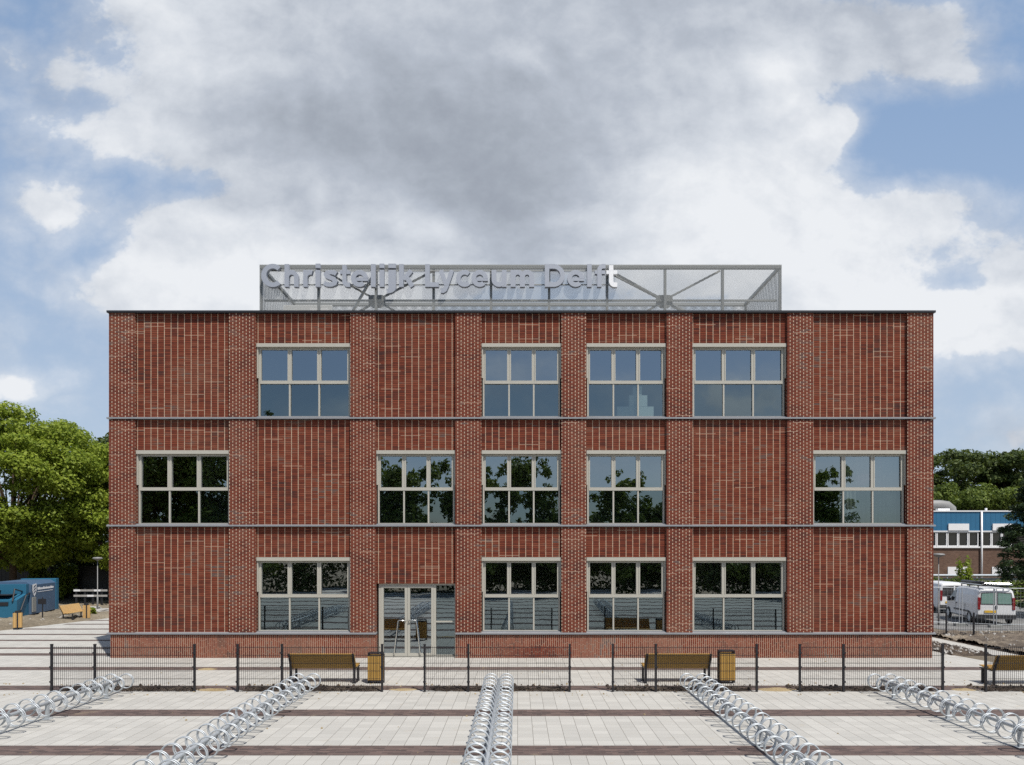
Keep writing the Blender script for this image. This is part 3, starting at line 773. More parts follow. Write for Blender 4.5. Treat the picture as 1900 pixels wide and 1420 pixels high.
def hvac(x0, x1, y0, y1, h, label):
    z0 = Z_ROOF
    t = thing('air_handling_unit', label, 'air unit', ((x0 + x1) / 2, (y0 + y1) / 2, z0), group='pale air units behind the roof screen')
    MB().box(x0, x1, y0, y1, z0 + .15, z0 + h).build('casing', M_hvac, t, bevel=.02)
    fe = MB()
    for x in (x0 + .2, x1 - .3): fe.box(x, x + .1, y0 + .05, y1 - .05, z0, z0 + .149)
    fe.build('foot_rail', M_dsteel, t)
    lo = MB(); k = 8
    for i in range(k):
        z = z0 + .35 + (h - .6) * i / (k - 1); lo.bar((x0 + .15, y0 - .02, z), (x0 + (x1 - x0) * .45, y0 - .02, z), .05, .03)
    lo.build('louvre', M_dsteel, t)
    MB().box(x0 + (x1 - x0) * .55, x1 - .15, y0 - .012, y0 - .002, z0 + .3, z0 + h - .15).build('access_door', M_white, t)
    return t
hvac(rx(505), rx(600), 27.2, 28.8, 2.2, 'tall pale air unit behind the first letters of the roof sign')
hvac(rx(606), rx(690), 27.6, 28.9, 1.95, 'lower pale air unit in the middle of the three behind the sign')
hvac(rx(830), rx(905), 27.6, 28.9, 1.9, 'pale air unit behind the word Lyceum')
du = thing('roof_duct', 'low pale duct on the roof behind the right braces of the screen', 'duct', (rx(1235), 28.2, Z_ROOF))
MB().box(rx(1150), rx(1390), 28.0, 28.5, Z_ROOF + .55, Z_ROOF + 1.0).build('duct_run', M_hvac, du, bevel=.03)
for px in (1170, 1270, 1370): MB().box(rx(px) - .04, rx(px) + .04, 28.1, 28.4, Z_ROOF, Z_ROOF + .549).build('stand', M_dsteel, du)

# ------------------------------------------------------------------ mesh fences in front
def make_fence(y, xs, height, label, group, wire=.0065, step=.05):
    t = thing('mesh_fence', label, 'fence', (xs[0], y, 0), group=group)
    for x in xs:
        mb = MB(); mb.box(x - .025, x + .025, y - .025, y + .025, -.1, height); mb.box(x - .029, x + .029, y - .029, y + .029, height, height + .022)
        for z in (.26, .64, 1.0):
            if z < height - .1: mb.box(x - .036, x + .036, y - .046, y - .026, z - .02, z + .02)
        mb.build('post', M_black, t)
    for xa, xb in zip(xs[:-1], xs[1:]):
        mb = MB(); n = int((xb - xa - .08) / step)
        off = ((xb - xa) - n * step) / 2
        for i in range(n + 1):
            x = xa + off + i * step; h = wire / 2; mb.box(x - h, x + h, y - .048, y - .048 + wire, .11, height - .03)
        z = .14
        while z < height - .04:
            mb.box(xa + .035, xb - .035, y - .056, y - .0485, z - .0045, z + .0045); mb.box(xa + .035, xb - .035, y - .0412, y - .034, z - .0045, z + .0045)
            z += .2
        mb.build('mesh_panel', M_black, t)
    return t
FLAB = ['leftmost black mesh fence, in front of the left corner of the school', 'black mesh fence in front of the left wooden bench and the litter bin',
        'black mesh fence behind the middle bike rack', 'black mesh fence in front of the right wooden bench and litter bin',
        'black mesh fence in front of the right corner of the school', 'rightmost black mesh fence, cut off by the picture edge, before a bench']
for (a, b, c), lab in zip(FENCES, FLAB):
    make_fence(FY, [gx(a, FY), gx(b, FY), gx(c, FY)], 1.20, lab, 'black mesh fence panels across the yard')
make_fence(28.5, [17.9 - 1.2, 17.9, 19.05, 21.5], 1.02, 'black mesh fence on the earth right of the school, before the vans', 'black mesh fences beside the earth', .006, .1)

# ------------------------------------------------------------------ spiral bike racks
HOOP_R, ROW_OFF, HZ, PITCH = .175, .195, .325, .42
def make_hoop():
    mb = MB(); n = 28
    for dy in (-.024, .024):
        pts = [(HOOP_R * math.cos(2*PI*i/n), dy + .008 * math.sin(2*PI*i/n + .6), HOOP_R * math.sin(2*PI*i/n)) for i in range(n)]
        mb.tube(pts, .011, 7, close=True)
    return mb
def make_rack(x, y0, y1, label):
    t = thing('bike_rack', label, 'bike rack', (x, y1, 0), group='galvanised spiral bike racks')
    MB().tube([(x, y0, HZ + .02), (x, y1, HZ + .02)], .035, 10).build('rail_tube', M_galv, t, smooth=True)
    y = y1 - .55
    while y > y0:
        mb = MB(); mb.box(x - .03, x + .03, y - .03, y + .03, -.05, HZ - .016); mb.box(x - .08, x + .08, y - .07, y + .07, 0.002, .012)
        mb.build('post', M_galv, t); y -= 2.1
    return t
def add_hoops(t, x, y0, y1, first):
    n = int((y1 - y0) / PITCH); rr = random.Random(int(x * 10))
    for k in range(n):
        for sgn in (-1, 1):
            yy = y1 - .05 - PITCH * k - (.0 if sgn < 0 else .0)
            if first[0] is None:
                o = make_hoop().build('wheel_hoop', M_galv, t, smooth=True, world=False); first[0] = o
            else:
                o = first[0].copy(); COL.objects.link(o); o.parent = t
            o.location = (sgn * ROW_OFF, yy - t.location.y, HZ + rr.uniform(-.004, .004))
            o.rotation_euler = (R(rr.uniform(-3, 3)), 0, R(rr.uniform(-2, 2)))
first = [None]
RACKS = [(-10.05, 7.0, 17.25, 'double spiral bike rack at the far left edge of the yard'), (-5.35, 4.0, 17.3, 'double spiral bike rack ending in front of the left bench'),
         (-.47, 3.0, 17.3, 'double spiral bike rack running straight at the viewer in the middle'), (4.48, 4.0, 17.3, 'double spiral bike rack ending in front of the right bench'),
         (9.2, 6.0, 17.25, 'double spiral bike rack at the far right edge of the yard')]
for x, y0, y1, lab in RACKS:
    t = make_rack(x, y0, y1, lab); add_hoops(t, x, y0, y1, first)

# ------------------------------------------------------------------ benches and litter bins
def make_bench(loc, rz, label, wood):
    """local: sits facing +y, back towards -y"""
    t = thing('bench', label, 'bench', loc, rz, 'wooden benches in the school yard')
    L = .90
    sb = MB()
    for k in range(5):
        y = -.02 + k * .092; sb.box(-L, L, y, y + .082, .415 + .012 * abs(k - 1), .445 + .012 * abs(k - 1))
    sb.build('seat', wood, t, world=False, bevel=.006)
    bb = MB()
    for k in range(6):
        f = k / 5.; z = .40 + f * .355; y = -.06 - f * .17
        bb.add([(-L, y, z), (L, y, z), (L, y + .035, z + .008), (-L, y + .035, z + .008), (-L, y - .031, z + .066), (L, y - .031, z + .066), (L, y + .004, z + .074), (-L, y + .004, z + .074)],
               [(0,3,2,1),(4,5,6,7),(0,1,5,4),(1,2,6,5),(2,3,7,6),(3,0,4,7)])
    bb.build('backrest', wood, t, world=False)
    for sx in (-1, 1):
        x = sx * (L - .04); lg = MB()
        lg.bar((x, -.10, .40), (x, -.285, .83), .05, .03); lg.box(x - .03, x + .03, -.115, .44, .385, .412)
        lg.box(x - .03, x + .03, -.115, -.075, 0, .384); lg.box(x - .03, x + .03, .33, .37, 0, .384); lg.box(x - .045, x + .045, -.13, .385, 0, .012)
        lg.build('leg_frame', M_black, t, world=False)
    return t
x, y = ground(600.5, 1267); make_bench((x, y, 0), 0, 'wooden slat bench seen from behind, left of the litter bin near the door', M_wood)
x, y = ground(1255.5, 1267); make_bench((x, y, 0), 0, 'wooden slat bench seen from behind, right of the middle bike rack', M_wood)
make_bench((13.6, 18.35, 0), 0, 'wooden slat bench cut off by the right picture edge', M_wood)
make_bench((-23.2, 35.75, 0), R(-84), 'small far wooden bench facing the yard in front of the blue container', M_woodl)
def make_bin(loc, rz, label, wood, tall=.80):
    t = thing('litter_bin', label, 'litter bin', loc, rz, 'wooden slat litter bins')
    w = .205; d = .17
    sl = MB(); n = 5; pw = 2 * w / n
    for k in range(n):
        x0 = -w + pw * k + .004; x1 = -w + pw * (k + 1) - .004
        sl.box(x0, x1, -d, -d + .022, .10, tall - .05); sl.box(x0, x1, d - .022, d, .10, tall - .05)
    for s in (-1, 1):
        for k in range(4):
            y0 = -d + .026 + k * (2 * d - .052) / 4 + .003; y1 = y0 + (2 * d - .052) / 4 - .006
            sl.box(s * w - (.022 if s > 0 else 0), s * w + (.022 if s < 0 else 0), y0, y1, .10, tall - .05)
    sl.build('slat_body', wood, t, world=False)
    MB().box(-w + .03, w - .03, -d + .03, d - .03, .08, tall - .08).build('liner', M_black, t, world=False)
    fr = MB()
    for sx in (-1, 1): fr.box(sx * (w - .03) - .02, sx * (w - .03) + .02, -.022, .022, 0, .079)
    for sx in (-1, 1):
        fr.box(sx * (w - .012) - .008, sx * (w - .012) + .008, -.1, .1, tall - .05, tall + .035)
    fr.box(-w + .022, w - .022, -.1, .1, tall + .015, tall + .035); fr.box(-w + .02, w - .02, -d + .026, -d + .034, .07, .1)
    fr.box(-w, w, -d, -d + .02, tall - .049, tall - .03); fr.box(-w, w, d - .02, d, tall - .049, tall - .03)
    for sx in (-1, 1): fr.box(sx * (w + .012) - .011, sx * (w + .012) + .011, -.03, .03, .0, tall - .02)
    fr.build('frame', M_black, t, world=False)
    return t
x, y = ground(698, 1267); make_bin((x, y, 0), 0, 'wooden slat litter bin in front of the glass door', M_wood, .80)
x, y = ground(1347.5, 1267); make_bin((x, y, 0), 0, 'wooden slat litter bin standing right of the right bench', M_wood, .86)
x, y = ground(33, 1168); b = make_bin((x, y, 0), R(122), 'pale wooden litter bin in front of the blue container machine end', M_woodl, .82)
x, y = ground(160.5, 1150); b = make_bin((x, y, 0), R(122), 'pale wooden litter bin beside the far bench', M_woodl, .82)

# ------------------------------------------------------------------ left background
def lamp_post(px, ytop, ybase, label, head=.26):
    x, y = ground(px, ybase); zt = EYE - (ytop - 1024) * y / F
    t = thing('street_lamp', label, 'lamp post', (x, y, 0), group='grey lamp posts')
    MB().tube([(x, y, 0), (x, y, 1.0), (x, y, 1.02), (x, y, zt)], [.045, .045, .026, .02], 10).build('pole', M_lamp, t, smooth=True)
    n = 20; mb = MB(); prof = [(.04, -.02), (.06, .0), (head * .98, .10), (head, .12), (head * .8, .17), (.0, .19)]
    vs = [(x + r * math.cos(2*PI*i/n), y + r * math.sin(2*PI*i/n), zt + z) for r, z in prof for i in range(n)]
    fs = [(k*n+i, k*n+(i+1) % n, (k+1)*n+(i+1) % n, (k+1)*n+i) for k in range(len(prof)-1) for i in range(n)]
    mb.add(vs, fs); mb.build('lamp_head', M_lamp, t, smooth=True)
lamp_post(181, 1040, 1140, 'slim grey lamp post with flat round head left of the school')
lamp_post(1741.5, 1034, 1160, 'slim grey lamp post with flat head beside the right edge of the school', .28)

def container():
    # local frame: long side facing -y towards the yard, origin at front right bottom corner
    x, y = 0, 0
    ox, oy = -27.5, 40.9; rzv = R(106)
    t = thing('waste_compactor', 'big blue waste compactor container with white shield emblem left of the bench', 'container', (ox, oy, 0), rzv)
    H = 1.95; Lb = 3.95; W = 1.75
    body = MB(); body.prism([(0, .18), (W, .18), (W, H), (.25, H), (0, H - .18)], 'x', -Lb, -.45)
    body.build('body', M_blue, t, world=False)
    ribs = MB()
    ribs.box(-.449, 0, -.03, W + .03, .12, H + .05)
    ribs.build('tail_frame', M_blue2, t, world=False, bevel=.02)
    sk = MB(); sk.box(-Lb, -.46, .15, .4, 0, .178); sk.box(-Lb, -.46, W - .4, W - .15, 0, .178); sk.build('skid', M_black, t, world=False)
    # hopper end
    hp = MB(); hp.prism([(-Lb - 1.5, .15), (-Lb - .005, .15), (-Lb - .005, H - .12), (-Lb - .35, H - .12), (-Lb - .35, 1.3), (-Lb - 1.5, 1.05)], 'y', .12, W + 1.2)
    hp.build('hopper', M_blue2, t, world=False)
    ho = MB(); ho.box(-Lb - 1.53, -Lb - 1.503, .5, W + 1.0, .78, .96); ho.box(-Lb - 1.4, -Lb - .4, .5, W + 1.0, 1.30, 1.33); ho.build('hopper_mouth', M_black, t, world=False)
    ar = MB(); ar.tube([(-Lb - 1.55, .3, 1.0), (-Lb - 1.3, .3, 1.62), (-Lb - .36, .3, 1.45)], .04, 8); ar.tube([(-Lb - 1.5, 1.3, 1.0), (-Lb - 1.2, 1.3, 1.55), (-Lb - .36, 1.3, 1.5)], .04, 8); ar.tube([(-Lb - 1.2, .06, .5), (-Lb - .5, .06, 1.25), (-Lb - .02, .06, 1.35)], .035, 8)
    ar.build('lifting_arm', M_black, t, world=False)
    st = MB(); st.box(-Lb + .05, -Lb + .5, -.06, -.004, .3, 1.1); st.build('control_box', M_dsteel, t, world=False)
    # emblem: shield with three dark strokes
    zc = 1.5; xc = -Lb + .42; s = .25
    sh = [(xc - s, zc + s * 1.15), (xc + s, zc + s * 1.3), (xc + s, zc - s * .25), (xc + s * .6, zc - s * .9), (xc - s * .05, zc - s * 1.5), (xc - s * .75, zc - s * .95), (xc - s, zc - s * .3)]
    em = MB(); em.cur = 0; em.prism(sh, 'y', -.012, -.002); em.cur = 1
    for k in range(3):
        zz = zc + s * (.62 - .62 * k); em.add([(xc - s * .62, -.0155, zz - .10), (xc - s * .2, -.0155, zz - .03), (xc + s * .62, -.0155, zz + .05), (xc + s * .62, -.0155, zz + .12), (xc - s * .2, -.0155, zz + .05), (xc - s * .62, -.0155, zz - .01)],
                                              [(0, 1, 4, 5), (1, 2, 3, 4)])
    em.build('emblem', [M_decal, M_darkdecal], t, world=False)
    # two thin lines of small white lettering, too small to read in the photo
    tx = MB(); rr = random.Random(5); xx = xc + .42
    while xx < -.75:
        wl = rr.uniform(.04, .09); tx.box(xx, xx + wl, -.008, -.002, 1.47, 1.47 + rr.choice((.10, .10, .14))); xx += wl + .025
    tx.box(xc + .45, -.9, -.008, -.002, 1.34, 1.37)
    tx.build('lettering', M_decal, t, world=False)
container()
# dark sign on a post before the container
x, y = ground(79, 1151.5)
t = thing('sign_post', 'thin dark post with a small dark board in front of the blue container', 'sign post', (x, y, 0))
MB().tube([(x, y, 0), (x, y, 1.2)], .03, 8).build('post', M_black, t)
MB().box(x - .21, x + .21, y - .05, y - .032, .85, 1.13).build('board', M_black, t, bevel=.008)
# white two rail barrier
x, y = ground(168, 1128)
t = thing('barrier', 'broken white two rail barrier behind the far litter bin', 'barrier', (x, y, 0))
xa, xb = (137 - 960) * y / F, (200 - 960) * y / F
for px in (141, 157, 172, 188):
    xx = (px - 960) * y / F; MB().box(xx - .05, xx + .05, y, y + .08, 0, 1.25).build('post', M_black, t)
for z in (1.12, .78):
    n = 5
    for k in range(n):
        x0 = xa + (xb - xa) * k / n; x1 = xa + (xb - xa) * (k + 1) / n - .02
        MB().box(x0, x1, y - .032, y - .002, z - .07, z + .05).build('plank', M_white if (k + (z < 1)) % 3 == 0 else M_concrete, t)
# rubble beside it
rr = random.Random(11)
xb_, yb_ = ground(176, 1139)
for k, lab in enumerate(('pale rubble stone left in the heap by the lamp post', 'flat pale rubble slab on the earth by the lamp post', 'pale broken kerb piece beside the far litter bin')):
    bm = bmesh.new(); bmesh.ops.create_icosphere(bm, subdivisions=3, radius=1)
    sc = Vector(((.55, .38, .26), (.8, .4, .14), (.7, .22, .2))[k])
    for v in bm.verts:
        n = mn.noise(v.co * 1.6 + Vector((k * 5, 0, 0))); c = Vector([max(-.75, min(.75, q)) for q in v.co]) * (1 + .22 * n)
        v.co = Vector((c.x * sc.x, c.y * sc.y, c.z * sc.z))
    me = bpy.data.meshes.new('rubble_stone'); bm.to_mesh(me); bm.free(); me.materials.append(M_concrete)
    o = bpy.data.objects.new('rubble_stone', me); COL.objects.link(o); o.location = (xb_ + (-.3, .75, -1.5)[k], yb_ + (.3, 0, .4)[k], .2); o.rotation_euler = (0, 0, k * .9)
    tag(o, lab, 'rubble', 'rubble by the lamp post')

# ------------------------------------------------------------------ foliage
def leaf_mesh(name, centers, radii, count, size, mat, parent, seed, up=.45, flat=.55):
    """count leaves scattered through clump ellipsoids; each leaf a small pointed folded blade"""
    rg = np.random.default_rng(seed); C = np.array(centers); Rr = np.array(radii)
    vol = (Rr.mean(1) ** 2); pr = vol / vol.sum()
    idx = rg.choice(len(C), size=count, p=pr)
    d = rg.normal(size=(count, 3)); d /= np.linalg.norm(d, axis=1)[:, None]
    rad = rg.random(count) ** .45
    pos = C[idx] + d * Rr[idx] * rad[:, None]
    nrm = d * .75 + rg.normal(size=(count, 3)) * .5 + np.array([0, 0, up]); nrm /= np.linalg.norm(nrm, axis=1)[:, None]
    a = np.cross(nrm, rg.normal(size=(count, 3))); a /= np.linalg.norm(a, axis=1)[:, None] + 1e-9
    b = np.cross(nrm, a)
    s = size * rg.uniform(.6, 1.35, count)[:, None]
    bend = nrm * s * rg.uniform(-.3, .1, count)[:, None]
    p0 = pos - a * s; p1 = pos + b * s * flat; p2 = pos + a * s + bend; p3 = pos - b * s * flat
    V = np.stack([p0, p1, p2, p3], 1).reshape(-1, 3)
    if parent is not None: V = V - np.array(parent.location)
    me = bpy.data.meshes.new(name); me.vertices.add(len(V)); me.vertices.foreach_set('co', V.astype(np.float32).ravel())
    me.loops.add(count * 4); me.loops.foreach_set('vertex_index', np.arange(count * 4, dtype=np.int32))
    me.polygons.add(count); me.polygons.foreach_set('loop_start', np.arange(0, count * 4, 4, dtype=np.int32)); me.polygons.foreach_set('loop_total', np.full(count, 4, dtype=np.int32))
    me.materials.append(mat); me.update(calc_edges=True); me.validate()
    o = bpy.data.objects.new(name, me); COL.objects.link(o)
    if parent is not None: o.parent = parent
    return o
def tree(x, y, h, cr, ch0, count, size, mat, label, seed, group, clumps=46, squash=1.0, lean=.0, name='broadleaf_tree', trunk_r=.22):
    """h total height, cr crown radius, ch0 height where the crown starts"""
    rr = random.Random(seed)
    t = thing(name, label, 'tree', (x, y, 0), group=group)
    cz = (h + ch0) / 2; rzz = (h - ch0) / 2
    tr = MB(); hh = ch0 + rzz * .9
    tr.tube([(x, y, -.2), (x + .06, y, hh * .3), (x - .05, y + .05, hh * .6), (x + lean, y, hh)], [trunk_r * 1.25, trunk_r, trunk_r * .75, trunk_r * .3], 10)
    cs, rs = [], []
    for k in range(clumps):
        while True:
            d = Vector((rr.uniform(-1, 1), rr.uniform(-1, 1), rr.uniform(-1, 1)))
            if .2 < d.length < 1: break
        d = d.normalized() * (d.length ** .5)
        c = Vector((x + d.x * cr * .84, y + d.y * cr * .84, cz + d.z * rzz * .86))
        r = cr * rr.uniform(.17, .33) * (46 / max(46, clumps)) ** .33
        cs.append(tuple(c)); rs.append((r * 1.15, r * 1.15, r * .72 * squash))
        if k % 3 == 0:
            z0 = rr.uniform(.35, .85) * hh; mid = Vector((x, y, z0)).lerp(c, .5) + Vector((0, 0, -.05 * cr))
            tr.tube([(x, y, z0), mid, c], [trunk_r * .42, trunk_r * .26, trunk_r * .07], 6)
    tr.build('trunk', M_bark, t, smooth=True)
    leaf_mesh('crown', cs, rs, count, size, mat, t, seed)
    return t
def bush(x, y, rx_, ry_, h, count, size, mat, label, seed, group, name='bush', cat='bush'):
    rr = random.Random(seed); t = thing(name, label, cat, (x, y, 0), group=group); st = MB(); cs, rs = [], []
    for k in range(16):
        a = rr.uniform(0, 2 * PI); q = rr.random() ** .5
        c = (x + rx_ * .75 * q * math.cos(a), y + ry_ * .75 * q * math.sin(a), h * rr.uniform(.2, .85)); cs.append(c)
        r = rr.uniform(.28, .42); rs.append((rx_ * r * 1.1, ry_ * r * 1.1, h * r * .75))
        st.tube([(x + .1 * math.cos(a), y + .1 * math.sin(a), 0), ((x + c[0]) / 2, (y + c[1]) / 2, c[2] * .6), c], [.05, .035, .012], 5)
    st.build('stem', M_bark, t); leaf_mesh('foliage', cs, rs, count, size, mat, t, seed); return t
def hedge(x0, x1, y0, y1, z0, z1, count, size, mat, label, seed, name='hedge', kind='stuff', step=1.3):
    rr = random.Random(seed); cs, rs = [], []
    n = max(3, int((x1 - x0) / step))
    for k in range(n):
        for q in range(3):
            cs.append((x0 + (x1 - x0) * (k + rr.random()) / n, rr.uniform(y0, y1), z0 + (z1 - z0) * (.15 + .33 * q + rr.uniform(-.1, .12)))); s = rr.uniform(.8, 1.2)
            rs.append((step * 1.0 * s, (y1 - y0) * .5, (z1 - z0) * .28 * s))
    o = leaf_mesh(name, cs, rs, count, size, mat, None, seed); return tag(o, label, name, kind=kind)

# left side
tree(-34.4, 46.5, 14.4, 7.4, 1.7, 105000, .115, M_leaf_bright, 'big bright green tree filling the left edge above the blue container', 21, 'trees left of the school', 190, .8)
tree(-27.8, 48.5, 11.6, 4.6, 1.6, 42000, .115, M_leaf_bright, 'bright green tree touching the left edge of the school', 22, 'trees left of the school', 90, .8)
tree(-33.5, 62, 15.6, 5.2, 4.0, 12000, .22, M_leaf_dark, 'dark tree peeping out above the bright trees at the school corner', 23, 'trees left of the school', 40)
tree(-46.5, 50, 14.2, 6.0, 2.0, 14000, .22, M_leaf_mid, 'mid green tree at the far left behind the bright one', 24, 'trees left of the school', 46)
hedge(-56, -20.5, 52.5, 55, 0, 4.6, 18000, .20, M_leaf_dark, 'dark hedge closing the yard behind the blue container', 31)
hedge(-72, -26, 66, 70, 0, 8.5, 12000, .34, M_leaf_dark, 'dark mass of far trees below the crowns on the left', 32, name='thicket', step=2.2)
bush(-34.5, 50.6, 1.7, 1.2, 3.1, 3500, .12, M_leaf_bright, 'bright shrub in front of the dark hedge above the compactor', 33, 'shrubs left of the school')
bush(-23.4, 37.6, .30, .26, .5, 500, .07, M_leaf_bright, 'small green weed tuft at the foot of the left lamp post', 34, 'shrubs left of the school')
# fence of dark boards in the hedge
bf = thing('board_fence', 'dark board fence half hidden in the hedge behind the compactor', 'fence', (-36, 51.4, 0))
mb = MB()
for k in range(70): mb.box(-47 + k * .33, -47 + k * .33 + .31, 51.3, 51.33, .05, 2.5)
mb.build('board_panel', M_black, bf)
for k in range(8): MB().box(-47 + k * 3.3 - .06, -47 + k * 3.3 + .06, 51.34, 51.44, 0, 2.6).build('post', M_black, bf)

# right side
for i, (px, d, zt, cr, lab) in enumerate(((1738, 80, 828, 5.0, 'dark tall tree rising right beside the edge of the school'), (1800, 83, 815, 4.9, 'dark tall tree behind the rounded roof duct'),
                                     (1856, 82, 834, 4.4, 'dark tall tree behind the white drainpipe of the blue building'), (1903, 79, 820, 4.8, 'dark tall tree at the right picture edge'))):
    h = EYE + (1024 - zt) * d / F
    tree((px - 960) * d / F, d, h, cr, 4.5, 15000, .20, M_leaf_dark, lab, 41 + i, 'dark trees behind the blue building', 70, .9)
for i, (px, d, zt, cr, lab) in enumerate(((1760, 72, 893, 3.9, 'light green low tree above the roof duct'), (1828, 72, 880, 4.3, 'light green low tree in the middle behind the blue building'), (1880, 71, 902, 3.6, 'light green low tree behind the dark conifer'))):
    h = EYE + (1024 - zt) * d / F
    tree((px - 960) * d / F, d, h, cr, 3.0, 15000, .15, M_leaf_mid, lab, 51 + i, 'light green trees behind the blue building', 34)
hedge(42, 75, 86, 90, 0, 10, 9000, .45, M_leaf_dark, 'dark wood behind the blue building on the right', 61, name='thicket', step=2.6)
# yew like conifer
def conifer(x, y, h, r, label, seed):
    t = thing('conifer', label, 'tree', (x, y, 0)); rr = random.Random(seed); tr = MB(); tr.tube([(x, y, -.1), (x, y, h * .5), (x, y, h)], [.2, .13, .03], 8); cs, rs = [], []
    for k in range(210):
        f = rr.random() ** 1.0; z = .5 + f * (h - .6); rad = r * (1 - f) ** .75 * rr.uniform(.55, 1.05) + .1; a = rr.uniform(0, 2 * PI)
        c = (x + rad * math.cos(a), y + rad * math.sin(a), z - .15 * rad); cs.append(c); rs.append((.42, .42, .2))
        if k % 2 == 0: tr.tube([(x, y, z - .05), c], [.045, .012], 5)
    tr.build('trunk', M_bark, t, smooth=True); leaf_mesh('crown', cs, rs, 30000, .10, M_leaf_yew, t, seed, .2, .3)
conifer(29.2, 38.2, 8.4, 3.0, 'dark conifer with ragged branches at the right picture edge', 71)

# ------------------------------------------------------------------ blue roofed building on the right
BD = 58.0
def bxp(px): return (px - 960) * BD / F
def bzp(py): return EYE - (py - 1024) * BD / F
bl = thing('workshop_building', 'two storey building with blue metal band and brown brick behind the vans', 'building', (bxp(1800), BD, 0))
M_bluemetal = None
def ribbed():
    m, nt, out = new_mat('blue_ribbed_cladding'); g = G(nt); o = g.obj(); x, y, z = g.xyz(o)
    f = g.m('FRACT', g.m('DIVIDE', x, .42)); j = g.m('LESS_THAN', f, .12)
    c = g.mix(g.noise(o, .6, 4), (.022, .115, .225), (.035, .16, .29)); c = g.mix(g.m('MULTIPLY', j, .45), c, (.01, .07, .16))
    g.link(g.bsdf(c, .4, .1, .5, g.bump(g.m('SUBTRACT', 1.0, j), .5, .03)), out.inputs[0]); return m
M_bluemetal = ribbed()
M_brown = brick_mat('brown_brick', .22, .065, .5, (.22, .18, .15), (.20, .165, .14), .05, .16, [(0, (.075, .048, .036)), (.5, (.135, .088, .064)), (1, (.19, .125, .09))])
XB0, XB1 = bxp(1690), bxp(1990)
MB().box(XB0, XB1, BD, BD + 10, -.1, bzp(1017)).build('brick_wall', M_brown, bl)
bb = MB(); bb.box(XB0, XB1, BD - .05, BD + 10, bzp(985.5), bzp(950)); bb.build('blue_band', M_bluemetal, bl)
MB().box(XB0 - .1, XB1 + .1, BD - .12, BD + 10.1, bzp(949.8), bzp(947.6)).build('coping', M_white, bl)
MB().box(XB0 + .05, XB1 - .05, BD + .18, BD + 9.9, bzp(1016.8), bzp(986)).build('window_backing', M_darkglass, bl)
# ribbon windows
for k, (a, b) in enumerate(((1738, 1757), (1758, 1777), (1778, 1796), (1797, 1815), (1822, 1839), (1840, 1858), (1859, 1877), (1700, 1718), (1719, 1737))):
    f = MB(); z0, z1 = bzp(1014), bzp(987); xa, xb = bxp(a), bxp(b); y0, y1 = BD - .03, BD + .12; tt = .07
    f.box(xa, xa + tt, y0, y1, z0, z1); f.box(xb - tt, xb, y0, y1, z0, z1); f.box(xa + tt, xb - tt, y0, y1, z0, z0 + tt); f.box(xa + tt, xb - tt, y0, y1, z1 - tt, z1)
    w = f.build('window', M_white, bl)
    g2 = MB(); g2.add([(xa + tt, BD + .05, z0 + tt), (xb - tt, BD + .05, z0 + tt), (xb - tt, BD + .05, z1 - tt), (xa + tt, BD + .05, z1 - tt)], [(0, 1, 2, 3)]); g2.build('glass', M_darkglass, w)
MB().box(XB0, XB1, BD - .11, BD + .0, bzp(1017), bzp(1014.2)).build('sill', M_white, bl)
MB().box(XB0, XB1, BD - .10, BD - .051, bzp(987), bzp(985)).build('window_head', M_white, bl)
for a, b in ((1758, 1796), (1840, 1878)):
    MB().box(bxp(a), bxp(b), BD - .16, BD - .06, bzp(984.5), bzp(972)).build('white_panel', M_white, bl)
    MB().box(bxp(a), bxp(b), BD - .06, BD - .01, bzp(1066), bzp(1052)).build('blind_window', M_white, bl)
MB().tube([(bxp(1819.5), BD - .14, 0), (bxp(1819.5), BD - .14, bzp(950))], .075, 10).build('drainpipe', M_white, bl, smooth=True)
# rounded duct on the roof
rd = thing('roof_duct', 'rounded silver duct on the roof of the blue banded building', 'duct', (bxp(1768), BD + 2, bzp(949)))
pts = [(bxp(1690), BD + 2, bzp(934)), (bxp(1770), BD + 2, bzp(934)), (bxp(1785), BD + 2, bzp(936)), (bxp(1792), BD + 2, bzp(942)), (bxp(1793), BD + 2, bzp(950))]
MB().tube(pts, .42, 14).build('duct_run', M_lamp, rd, smooth=True)
MB().box(bxp(1757), bxp(1779), BD + 1.2, BD + 1.55, bzp(949.2), bzp(942)).build('vent_box', M_white, rd)
MB().tube([(bxp(1852), BD + 1.5, bzp(949)), (bxp(1852), BD + 1.5, bzp(941))], .09, 8).build('vent_pipe', M_white, bl)
# low concrete wall, ivy hedge in front of it
lw = thing('low_wall', 'low concrete wall with a grey rail in front of the brown brick', 'wall', (bxp(1800), 53, 0))
MB().box(30, 46, 53, 53.2, -.1, 1.55).build('wall_body', M_concrete, lw)
MB().tube([(30, 52.9, 1.75), (46, 52.9, 1.75)], .09, 8).build('rail', M_galv, lw)
for k in range(7): MB().tube([(31 + k * 2.3, 52.9, 1.5), (31 + k * 2.3, 52.9, 1.75)], .04, 6).build('rail_post', M_galv, lw)
hedge(30, 46, 51.8, 52.7, 0, 1.45, 6000, .13, M_leaf_mid, 'low green creeper growing along the concrete wall behind the vans', 81, name='creeper', step=.8)
bush((1790 - 960) * 50 / F, 50, .6, .5, 3.1, 700, .11, M_leaf_bright, 'thin bright sapling before the white blind window', 82, 'saplings', name='sapling', cat='sapling')
hedge(27.5, 44, 45.2, 46.6, 0, .75, 4500, .11, M_leaf_mid, 'rough green verge beyond the vans at the right edge', 83, name='verge', step=.9)

